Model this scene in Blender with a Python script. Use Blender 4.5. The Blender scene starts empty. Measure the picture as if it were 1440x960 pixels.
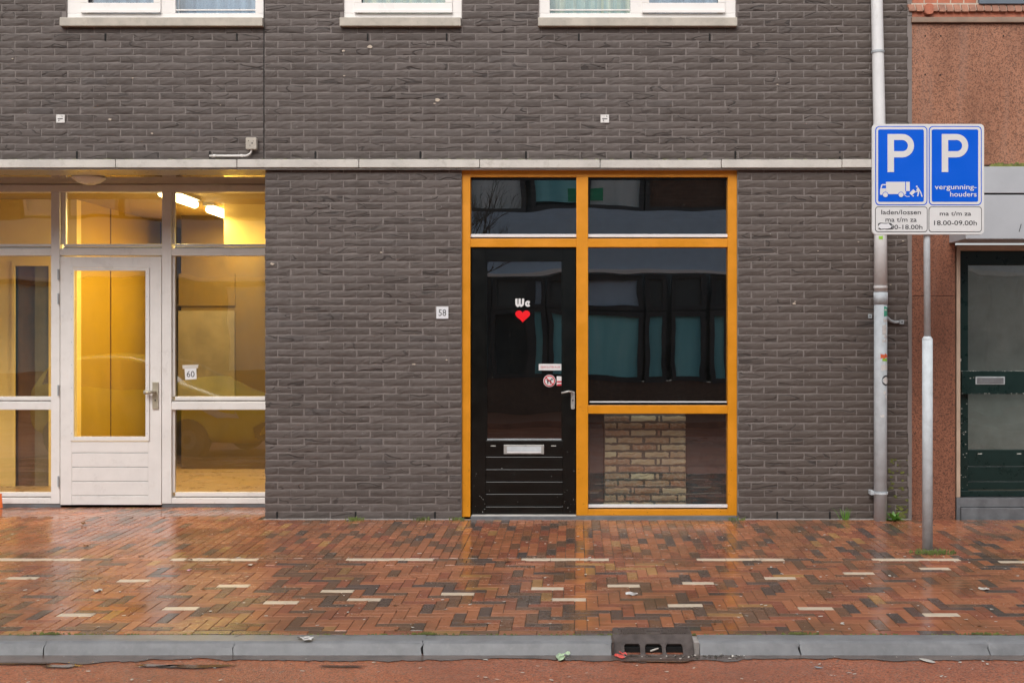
import bpy, bmesh, math, random
from mathutils import Vector, Matrix, noise
random.seed(11)
R = math.radians
S = bpy.context.scene
C = S.collection

# ------------------------------------------------------------ camera, sky, sun, exposure
F, CX, CY, CD, CH = 1550.0, 810.0, 475.0, 9.28, 1.521      # focal length (px of a 1440 wide frame), principal point, distance, height
cam_d = bpy.data.cameras.new('camera'); cam = bpy.data.objects.new('camera', cam_d); C.objects.link(cam)
cam.location = (0, -CD, CH); cam.rotation_euler = (R(90), 0, 0)
cam_d.sensor_width = 36; cam_d.lens = F / 1440 * 36
cam_d.shift_x = (720 - CX) / 1440; cam_d.shift_y = (CY - 480) / 1440
cam_d.clip_start = 0.05; cam_d.clip_end = 2000
S.camera = cam

W = bpy.data.worlds.new('World'); S.world = W; W.use_nodes = True
nt = W.node_tree; nt.nodes.clear()
sky = nt.nodes.new('ShaderNodeTexSky'); sky.sky_type = 'NISHITA'; sky.sun_disc = False
SUN_EL, SUN_AZ = 44, 195
sky.sun_elevation = R(SUN_EL); sky.sun_rotation = R(SUN_AZ); sky.dust_density = 4; sky.air_density = 1.0; sky.ozone_density = 1
hs = nt.nodes.new('ShaderNodeHueSaturation'); hs.inputs['Saturation'].default_value = 0.22
bg = nt.nodes.new('ShaderNodeBackground'); bg.inputs['Strength'].default_value = 0.15
wo = nt.nodes.new('ShaderNodeOutputWorld')
nt.links.new(sky.outputs[0], hs.inputs['Color']); nt.links.new(hs.outputs[0], bg.inputs['Color']); nt.links.new(bg.outputs[0], wo.inputs[0])

sd = bpy.data.lights.new('sun', 'SUN'); sd.energy = 0.75; sd.angle = R(35); sd.color = (1, 0.96, 0.9)
sun = bpy.data.objects.new('sun', sd); C.objects.link(sun)
az = R(SUN_AZ); el = R(SUN_EL)
dirv = Vector((math.sin(az) * math.cos(el), math.cos(az) * math.cos(el), math.sin(el)))
sun.rotation_euler = dirv.to_track_quat('Z', 'Y').to_euler(); sun.location = (-3, -12, 14)

S.view_settings.view_transform = 'Standard'; S.view_settings.look = 'None'
S.view_settings.exposure = 0.35; S.view_settings.gamma = 1
try: S.view_settings.use_curve_mapping = False
except Exception: pass
try: S.cycles.max_bounces = 10; S.cycles.transparent_max_bounces = 12
except Exception: pass

# ------------------------------------------------------------ helpers
def sc(Y): return F / (CD + Y)
def px(x, Y=0.0): return (x - CX) / sc(Y)
def pz(y, Y=0.0): return CH + (CY - y) / sc(Y)
SL = 0.0165
def g(Y): return SL * Y if Y < 0 else -0.045 * Y            # height of the paving
def ground(x, y):                                            # a paving point seen at a pixel of the photograph
    Y = (F * CH - (y - CY) * CD) / ((y - CY) + F * SL)
    return (x - CX) / sc(Y), Y

def road0(x, y, z=-0.13):
    Y = F*(CH-z)/(y-CY)-CD; return (x-CX)/sc(Y), Y
WL = {}
def wloc(o): return WL.get(o.name, Vector((0, 0, 0))) if o else Vector((0, 0, 0))
def tag(o, label=None, cat=None, group=None, kind=None):
    if label: o['label'] = label
    if cat: o['category'] = cat
    if group: o['group'] = group
    if kind: o['kind'] = kind
    return o
def thing(name, loc, label, cat, group=None):
    o = bpy.data.objects.new(name, None); C.objects.link(o); o.location = loc; o.empty_display_size = 0.1
    WL[o.name] = Vector(loc)
    return tag(o, label, cat, group)
def link(name, me, parent=None, loc=None, kind=None, label=None):
    o = bpy.data.objects.new(name, me); C.objects.link(o)
    if parent: o.parent = parent
    l = Vector(loc) if loc is not None else wloc(parent)
    o.location = l - wloc(parent); WL[o.name] = l
    if kind: o['kind'] = kind
    if label: o['label'] = label
    return o

class MB:
    def __init__(s): s.v = []; s.f = []; s.m = []
    def add(s, vs, fs, mi=0):
        b = len(s.v); s.v += [tuple(v) for v in vs]
        for f in fs: s.f.append([b + i for i in f]); s.m.append(mi)
    def box(s, x0, x1, y0, y1, z0, z1, mi=0):
        s.add([(x0,y0,z0),(x1,y0,z0),(x1,y1,z0),(x0,y1,z0),(x0,y0,z1),(x1,y0,z1),(x1,y1,z1),(x0,y1,z1)],
              [(0,3,2,1),(4,5,6,7),(0,1,5,4),(1,2,6,5),(2,3,7,6),(3,0,4,7)], mi)
    def prism(s, poly, y0, y1, mi=0):                        # poly in x,z ; counter-clockwise seen from the camera
        n = len(poly)
        s.add([(x, y0, z) for x, z in poly] + [(x, y1, z) for x, z in poly],
              [list(range(n)), list(range(2*n-1, n-1, -1))] + [(i, n+i, n+(i+1) % n, (i+1) % n) for i in range(n)], mi)
    def extx(s, poly, x0, x1, mi=0):                         # poly in y,z extruded along x
        n = len(poly)
        s.add([(x0, y, z) for y, z in poly] + [(x1, y, z) for y, z in poly],
              [list(range(n-1, -1, -1)), list(range(n, 2*n))] + [(i, (i+1) % n, n+(i+1) % n, n+i) for i in range(n)], mi)
    def tube(s, pts, r, seg=12, mi=0, cap=True):
        pts = [Vector(p) for p in pts]; rs = r if isinstance(r, (list, tuple)) else [r]*len(pts)
        rings = []
        up = Vector((0.13, 0.21, 0.97))
        for i, p in enumerate(pts):
            d = (pts[min(i+1, len(pts)-1)] - pts[max(i-1, 0)]).normalized()
            if abs(d.dot(up)) > 0.95: up = Vector((0.9, 0.3, 0.1))
            a = d.cross(up).normalized(); b = d.cross(a).normalized()
            rings.append([p + rs[i]*(math.cos(t)*a + math.sin(t)*b) for t in [2*math.pi*k/seg for k in range(seg)]])
        fs = []
        for i in range(len(pts)-1):
            for k in range(seg):
                fs.append((i*seg+k, i*seg+(k+1) % seg, (i+1)*seg+(k+1) % seg, (i+1)*seg+k))
        if cap: fs += [list(range(seg-1, -1, -1)), list(range((len(pts)-1)*seg, len(pts)*seg))]
        s.add([v for q in rings for v in q], fs, mi)
    def lathe(s, c, prof, seg=24, axis='Z', mi=0):
        n = len(prof); vs = []
        for k in range(seg):
            t = 2*math.pi*k/seg
            for r, h in prof:
                a, b = r*math.cos(t), r*math.sin(t)
                vs.append((c[0]+a, c[1]+b, c[2]+h) if axis == 'Z' else (c[0]+a, c[1]+h, c[2]+b))
        fs = [(k*n+i, ((k+1) % seg)*n+i, ((k+1) % seg)*n+i+1, k*n+i+1) for k in range(seg) for i in range(n-1)]
        s.add(vs, fs, mi)
    def stroke(s, pts, w, y0, y1, mi=0):                     # a thick polyline in x,z
        pts = [Vector(p) for p in pts]; L = []; Rr = []
        for i, p in enumerate(pts):
            d1 = (pts[i]-pts[i-1]).normalized() if i > 0 else (pts[1]-pts[0]).normalized()
            d2 = (pts[i+1]-pts[i]).normalized() if i < len(pts)-1 else d1
            d = (d1+d2); d = d.normalized() if d.length > 1e-6 else d1
            n = Vector((-d.y, d.x)); k = w/2/max(0.5, n.dot(Vector((-d1.y, d1.x))))
            L.append(p+n*k); Rr.append(p-n*k)
        n = len(pts)
        vs = [(p.x, y0, p.y) for p in L]+[(p.x, y0, p.y) for p in Rr]+[(p.x, y1, p.y) for p in L]+[(p.x, y1, p.y) for p in Rr]
        fs = []
        for i in range(n-1):
            fs += [(n+i, n+i+1, i+1, i), (i, i+1, 2*n+i+1, 2*n+i), (n+i+1, n+i, 3*n+i, 3*n+i+1)]
        s.add(vs, fs, mi)
    def mesh(s, name, mats, off=Vector((0,0,0)), smooth=False):
        me = bpy.data.meshes.new(name)
        me.from_pydata([(v[0]-off[0], v[1]-off[1], v[2]-off[2]) for v in s.v], [], s.f)
        for m in (mats if isinstance(mats, (list, tuple)) else [mats]): me.materials.append(m)
        me.polygons.foreach_set('material_index', s.m)
        if smooth: me.polygons.foreach_set('use_smooth', [True]*len(s.f))
        me.update(); return me
    def build(s, name, mats, parent=None, loc=None, smooth=False, kind=None, bevel=0, label=None, fix=False):
        l = Vector(loc) if loc is not None else wloc(parent)
        me = s.mesh(name, mats, l, smooth)
        if fix:
            bm = bmesh.new(); bm.from_mesh(me); bmesh.ops.remove_doubles(bm, verts=bm.verts, dist=1e-5)
            bmesh.ops.recalc_face_normals(bm, faces=bm.faces); bm.to_mesh(me); bm.free()
        o = link(name, me, parent, l, kind, label)
        if bevel:
            b = o.modifiers.new('bevel', 'BEVEL'); b.width = bevel; b.segments = 2; b.limit_method = 'ANGLE'; b.angle_limit = R(40)
            for p in me.polygons: p.use_smooth = False
        return o
def one(mb, name, mats, label, cat, loc=None, group=None, smooth=False, bevel=0, fix=False):     # a thing that is one mesh
    if loc is None:
        xs = [v[0] for v in mb.v]; ys = [v[1] for v in mb.v]; zs = [v[2] for v in mb.v]
        loc = ((min(xs)+max(xs))/2, (min(ys)+max(ys))/2, min(zs))
    return tag(mb.build(name, mats, None, loc, smooth, None, bevel, None, fix), label, cat, group)
def setting(mb, name, mats, smooth=False):
    return mb.build(name, mats, None, (0,0,0), smooth, 'structure')
def bx(name, mats, parent, x0, x1, y0, y1, z0, z1, bevel=0, label=None, kind=None):
    m = MB(); m.box(x0, x1, y0, y1, z0, z1); return m.build(name, mats, parent, bevel=bevel, label=label, kind=kind)
def rrect(x0, x1, z0, z1, r, n=5):
    p = []
    for cx, cz, a0 in ((x1-r, z0+r, -90), (x1-r, z1-r, 0), (x0+r, z1-r, 90), (x0+r, z0+r, 180)):
        for i in range(n+1):
            a = R(a0 + 90*i/n); p.append((cx+r*math.cos(a), cz+r*math.sin(a)))
    return p
def circ(cx, cz, r, n=20): return [(cx+r*math.cos(2*math.pi*i/n), cz+r*math.sin(2*math.pi*i/n)) for i in range(n)]

def text(body, x0, x1, z0, z1, Y, mat, parent, name='lettering', th=0.0006, bold=0.0):
    cu = bpy.data.curves.new('txt', 'FONT'); cu.body = body; cu.size = 1; cu.resolution_u = 3; cu.offset = bold
    ob = bpy.data.objects.new('txt', cu); C.objects.link(ob)
    dg = bpy.context.evaluated_depsgraph_get(); me = bpy.data.meshes.new_from_object(ob.evaluated_get(dg))
    bpy.data.objects.remove(ob)
    xs = [v.co.x for v in me.vertices]; ys = [v.co.y for v in me.vertices]
    ax, bxx, ay, by = min(xs), max(xs), min(ys), max(ys)
    off = wloc(parent)
    for v in me.vertices:
        X = x0+(v.co.x-ax)/(bxx-ax)*(x1-x0); Z = z0+(v.co.y-ay)/(by-ay)*(z1-z0)
        v.co = (X-off.x, Y-off.y, Z-off.z)
    me.materials.clear(); me.materials.append(mat); me.name = name
    return link(name, me, parent, off)

# ------------------------------------------------------------ materials
class NT:
    def __init__(s, name):
        s.m = bpy.data.materials.new(name); s.m.use_nodes = True; s.t = s.m.node_tree; s.n = s.t.nodes; s.l = s.t.links
        s.b = s.n['Principled BSDF']; s.o = s.n['Material Output']; s.tc = s.n.new('ShaderNodeTexCoord'); s.geo = s.n.new('ShaderNodeNewGeometry')
    def node(s, t, **k):
        n = s.n.new(t)
        for a, b in k.items():
            if hasattr(n, a): setattr(n, a, b)
        return n
    def lk(s, a, b): s.l.new(a, b)
    def coord(s, scale=(1,1,1), world=True):
        mp = s.n.new('ShaderNodeMapping'); mp.inputs['Scale'].default_value = scale
        s.lk(s.geo.outputs['Position'] if world else s.tc.outputs['Object'], mp.inputs['Vector']); return mp.outputs[0]
    def noise(s, scale, det=4, rough=0.55, coord=None, dist=0.0):
        n = s.n.new('ShaderNodeTexNoise'); n.inputs['Scale'].default_value = scale; n.inputs['Detail'].default_value = det
        n.inputs['Roughness'].default_value = rough; n.inputs['Distortion'].default_value = dist
        s.lk(coord if coord is not None else s.geo.outputs['Position'], n.inputs['Vector']); return n.outputs['Fac']
    def ramp(s, fac, stops):
        n = s.n.new('ShaderNodeValToRGB'); e = n.color_ramp.elements
        while len(e) > 1: e.remove(e[-1])
        e[0].position = stops[0][0]; c = stops[0][1]; e[0].color = (c, c, c, 1) if isinstance(c, (int, float)) else (*c, 1)
        for p, c in stops[1:]:
            q = e.new(p); q.color = (c, c, c, 1) if isinstance(c, (int, float)) else (*c, 1)
        s.lk(fac, n.inputs[0]); return n.outputs[0]
    def mix(s, fac, a, b, mode='MIX'):
        n = s.n.new('ShaderNodeMix'); n.data_type = 'RGBA'; n.blend_type = mode
        for sock, v in ((n.inputs[0], fac), (n.inputs[6], a), (n.inputs[7], b)):
            if hasattr(v, 'is_output'): s.lk(v, sock)
            elif isinstance(v, (int, float)): sock.default_value = v
            else: sock.default_value = (*v, 1)
        return n.outputs[2]
    def math(s, op, a, b=0.0, clamp=False):
        n = s.n.new('ShaderNodeMath'); n.operation = op; n.use_clamp = clamp
        for sock, v in ((n.inputs[0], a), (n.inputs[1], b)):
            if hasattr(v, 'is_output'): s.lk(v, sock)
            else: sock.default_value = v
        return n.outputs[0]
    def rand(s):                                              # differs per object and per loose piece of a joined mesh
        oi = s.n.new('ShaderNodeObjectInfo')
        return s.math('FRACT', s.math('ADD', oi.outputs['Random'], s.geo.outputs['Random Per Island']))
    def bump(s, h, strength=0.3, dist=0.01, prev=None):
        n = s.n.new('ShaderNodeBump'); n.inputs['Strength'].default_value = strength; n.inputs['Distance'].default_value = dist
        s.lk(h, n.inputs['Height'])
        if prev is not None: s.lk(prev, n.inputs['Normal'])
        return n.outputs[0]
    def out(s, color=None, rough=None, normal=None, metal=None, spec=None, coat=None):
        for k, v in (('Base Color', color), ('Roughness', rough), ('Normal', normal), ('Metallic', metal), ('Specular IOR Level', spec), ('Coat Weight', coat)):
            if v is None: continue
            if hasattr(v, 'is_output'): s.lk(v, s.b.inputs[k])
            elif isinstance(v, (int, float)): s.b.inputs[k].default_value = v
            else: s.b.inputs[k].default_value = (*v, 1)
        return s.m

def paint(name, col, rough=0.4, var=0.08, dirt=0.15, dcol=(0.12,0.1,0.08), bump=0.05, scale=6, metal=0.0, spec=0.5, fine=90):
    t = NT(name)
    a = t.noise(scale, 5, 0.6); b = t.noise(fine, 3, 0.6)
    c0 = tuple(max(0, x*(1-var)) for x in col); c1 = tuple(min(1, x*(1+var)) for x in col)
    c = t.mix(t.ramp(a, [(0.35, 0.0), (0.65, 1.0)]), c0, c1)
    d = t.ramp(t.noise(scale*2.3, 6, 0.7), [(0.55, 0.0), (0.8, dirt)])
    c = t.mix(d, c, dcol)
    r = t.ramp(a, [(0.3, max(0.02, rough*0.8)), (0.7, min(1, rough*1.25))])
    return t.out(c, r, t.bump(b, bump, 0.002), metal, spec)

def wall_brick():
    t = NT('dark_handmade_brick')
    r = t.rand()
    base = t.ramp(r, [(0.0, (0.072,0.058,0.052)), (0.3, (0.086,0.070,0.063)), (0.6, (0.096,0.079,0.072)), (0.9, (0.112,0.093,0.085)), (1.0, (0.078,0.067,0.064))])
    n1 = t.noise(9, 5, 0.6, t.coord((1, 1, 2.5)))
    base = t.mix(t.ramp(n1, [(0.35, 0.0), (0.75, 0.4)]), base, (0.15,0.128,0.12))
    big = t.noise(0.9, 4, 0.6)
    base = t.mix(t.ramp(big, [(0.45, 0.0), (0.8, 0.35)]), base, (0.07,0.055,0.048))
    run = t.noise(2.2, 5, 0.65, t.coord((3.0, 1, 0.35)))          # rain runs down the wall
    base = t.mix(t.ramp(run, [(0.5, 0.0), (0.8, 0.4)]), base, (0.165,0.145,0.135))
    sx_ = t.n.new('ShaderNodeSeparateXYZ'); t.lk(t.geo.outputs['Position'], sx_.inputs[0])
    base = t.mix(t.math('MULTIPLY', t.ramp(t.math('ADD', t.math('MULTIPLY', sx_.outputs[0], 0.2), t.math('MULTIPLY', big, 0.25)), [(0.2, 0.0), (0.6, 1.0)]), 0.55), base, (0.088,0.067,0.055))  # darker, browner exposure of the right side, painted into the brick colour
    sp = t.noise(42, 2, 0.5)
    base = t.mix(t.ramp(sp, [(0.735, 0.0), (0.76, 0.7)]), base, (0.4,0.38,0.36))
    # folds of hand-moulded clay: stretched, warped relief shifted per brick
    mp = t.n.new('ShaderNodeMapping'); mp.inputs['Scale'].default_value = (3.2, 1, 13)
    cb = t.n.new('ShaderNodeCombineXYZ'); t.lk(t.math('MULTIPLY', r, 57.0), cb.inputs[0]); t.lk(t.math('MULTIPLY', r, 31.0), cb.inputs[2])
    t.lk(t.geo.outputs['Position'], mp.inputs['Vector']); t.lk(cb.outputs[0], mp.inputs['Location'])
    f = t.noise(1.0, 1, 0.4, mp.outputs[0], 0.5)
    fold = t.ramp(t.math('ABSOLUTE', t.math('SUBTRACT', f, 0.5)), [(0.0, 0.0), (0.008, 0.2), (0.022, 1.0)])
    some = t.ramp(t.math('FRACT', t.math('MULTIPLY', r, 17.3)), [(0.0, 0.0), (0.3, 0.35), (0.42, 1.0)])
    fold = t.math('MAXIMUM', fold, some)
    base = t.mix(fold, (0.045,0.037,0.034), base)                # grit in the folds, with their crease shade painted into the colour
    grain = t.noise(160, 3, 0.7)
    nb = t.bump(t.noise(34, 3, 0.6, t.coord((0.6,1,1.5))), 0.45, 0.004); nb = t.bump(f, 0.4, 0.005, nb); nb = t.bump(fold, 0.9, 0.004, nb); nb = t.bump(grain, 0.45, 0.0016, nb)
    return t.out(base, 0.72, nb, spec=0.35)
def mortar():
    t = NT('grey_mortar')
    c = t.mix(t.noise(5, 5, 0.6), (0.18,0.157,0.147), (0.25,0.220,0.207))
    return t.out(c, 0.95, t.bump(t.noise(220, 3, 0.7), 0.5, 0.002), spec=0.2)
def paver(name, a, b):
    t = NT(name)
    r = t.rand()
    c = t.mix(r, a, b)
    n1 = t.noise(28, 5, 0.65)
    c = t.mix(t.ramp(n1, [(0.4, 0.0), (0.75, 0.35)]), c, tuple(x*0.55 for x in a))
    # damp, mossy and dirty stains lying over several bricks
    st = t.noise(1.6, 5, 0.65)
    c = t.mix(t.ramp(st, [(0.44, 0.0), (0.66, 0.6)]), c, (0.13,0.078,0.040))
    gr = t.noise(2.7, 4, 0.6, t.coord((1,1.6,1)))
    c = t.mix(t.ramp(gr, [(0.6, 0.0), (0.78, 0.28)]), c, (0.10,0.105,0.05))
    sp = t.noise(75, 2, 0.5)
    c = t.mix(t.ramp(sp, [(0.73, 0.0), (0.76, 0.55)]), c, (0.5,0.46,0.4))
    wet = t.noise(1.3, 4, 0.6, t.coord((0.6,1.5,1)))
    rg = t.ramp(t.math('ADD', wet, t.math('MULTIPLY', t.math('SUBTRACT', t.noise(24, 4, 0.6), 0.5), 0.35)), [(0.38, 0.10), (0.66, 0.36)])
    nb = t.bump(t.noise(170, 3, 0.6), 0.25, 0.0009); nb = t.bump(t.noise(14, 3, 0.5), 0.2, 0.003, nb)
    return t.out(c, rg, nb, spec=0.7)
def speckle(name, c0, c1, c2, scale=150, rough=0.5, spec=0.4, streak=True):
    t = NT(name)
    v = t.n.new('ShaderNodeTexVoronoi'); v.inputs['Scale'].default_value = scale; t.lk(t.geo.outputs['Position'], v.inputs['Vector'])
    sp = t.n.new('ShaderNodeSeparateColor'); t.lk(v.outputs['Color'], sp.inputs[0])
    c = t.ramp(sp.outputs[0], [(0.0, c0), (0.3, c1), (0.62, c1), (0.8, c2), (1.0, c0)])
    c = t.mix(t.ramp(t.noise(1.4, 5, 0.6, t.coord((1.5,1,0.5))), [(0.4, 0.0), (0.75, 0.7)]), c, tuple(x*0.5 for x in c0))
    c = t.mix(t.ramp(t.noise(1.0, 5, 0.65, t.coord((5, 1, 0.5))), [(0.5, 0.0), (0.75, 0.45)]), c, (0.30,0.20,0.16))
    return t.out(c, rough, t.bump(v.outputs['Distance'], 0.15, 0.002), spec=spec)
def asphalt():
    t = NT('red_asphalt')
    v = t.n.new('ShaderNodeTexVoronoi'); v.inputs['Scale'].default_value = 115; t.lk(t.geo.outputs['Position'], v.inputs['Vector'])
    sp = t.n.new('ShaderNodeSeparateColor'); t.lk(v.outputs['Color'], sp.inputs[0])
    c = t.ramp(sp.outputs[0], [(0.0, (0.27,0.085,0.042)), (0.4, (0.46,0.15,0.076)), (0.8, (0.56,0.205,0.11)), (0.93, (0.3,0.2,0.15)), (1.0, (0.13,0.05,0.035))])
    c = t.mix(t.ramp(t.noise(1.1, 5, 0.65), [(0.42, 0.0), (0.75, 0.55)]), c, (0.20,0.075,0.05))
    h = t.math('ADD', v.outputs['Distance'], t.math('MULTIPLY', t.noise(60, 3), 0.5))
    rg = t.ramp(t.noise(2, 4), [(0.4, 0.28), (0.65, 0.55)])
    return t.out(c, rg, t.bump(h, 0.7, 0.006), spec=0.5)
def glass(name, tint=(0.92,0.95,0.94), ior=3.3, wav=0.00035, dirt=0.006, ripple=1.6):
    t = NT(name); t.n.remove(t.b)
    gl = t.n.new('ShaderNodeBsdfGlossy'); gl.inputs['Roughness'].default_value = 0.0
    tr = t.n.new('ShaderNodeBsdfTransparent'); tr.inputs[0].default_value = (*tint, 1)
    df = t.n.new('ShaderNodeBsdfDiffuse'); df.inputs[0].default_value = (0.55,0.53,0.5,1)
    nb = t.bump(t.noise(ripple, 1, 0.4, t.coord((1,1,1.6))), 1.0, wav*4)
    fr = t.n.new('ShaderNodeFresnel'); fr.inputs[0].default_value = ior
    t.lk(nb, gl.inputs['Normal'])
    m1 = t.n.new('ShaderNodeMixShader'); t.lk(t.math('MULTIPLY', fr.outputs[0], t.math('SUBTRACT', 1.0, t.geo.outputs['Backfacing'])), m1.inputs[0]); t.lk(tr.outputs[0], m1.inputs[1]); t.lk(gl.outputs[0], m1.inputs[2])
    m2 = t.n.new('ShaderNodeMixShader')
    sm = t.ramp(t.noise(3.5, 6, 0.7), [(0.35, dirt*0.3), (0.75, dirt)])
    spk = t.ramp(t.noise(70, 2, 0.5), [(0.745, 0.0), (0.765, 0.25)])
    t.lk(t.math('ADD', sm, spk, True), m2.inputs[0]); t.lk(m1.outputs[0], m2.inputs[1]); t.lk(df.outputs[0], m2.inputs[2])
    t.lk(m2.outputs[0], t.o.inputs[0]); return t.m
def emit(name, col, strength):
    t = NT(name); t.b.inputs['Base Color'].default_value = (0.8,0.8,0.8,1)
    t.b.inputs['Emission Color'].default_value = (*col, 1); t.b.inputs['Emission Strength'].default_value = strength; return t.m
def curtain(name, cols, scale=14):
    t = NT(name)
    n = t.noise(1.0, 3, 0.5, t.coord((scale, scale, 0.5)))
    return t.out(t.ramp(n, cols), 0.9, t.bump(n, 0.6, 0.03), spec=0.1)

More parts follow.
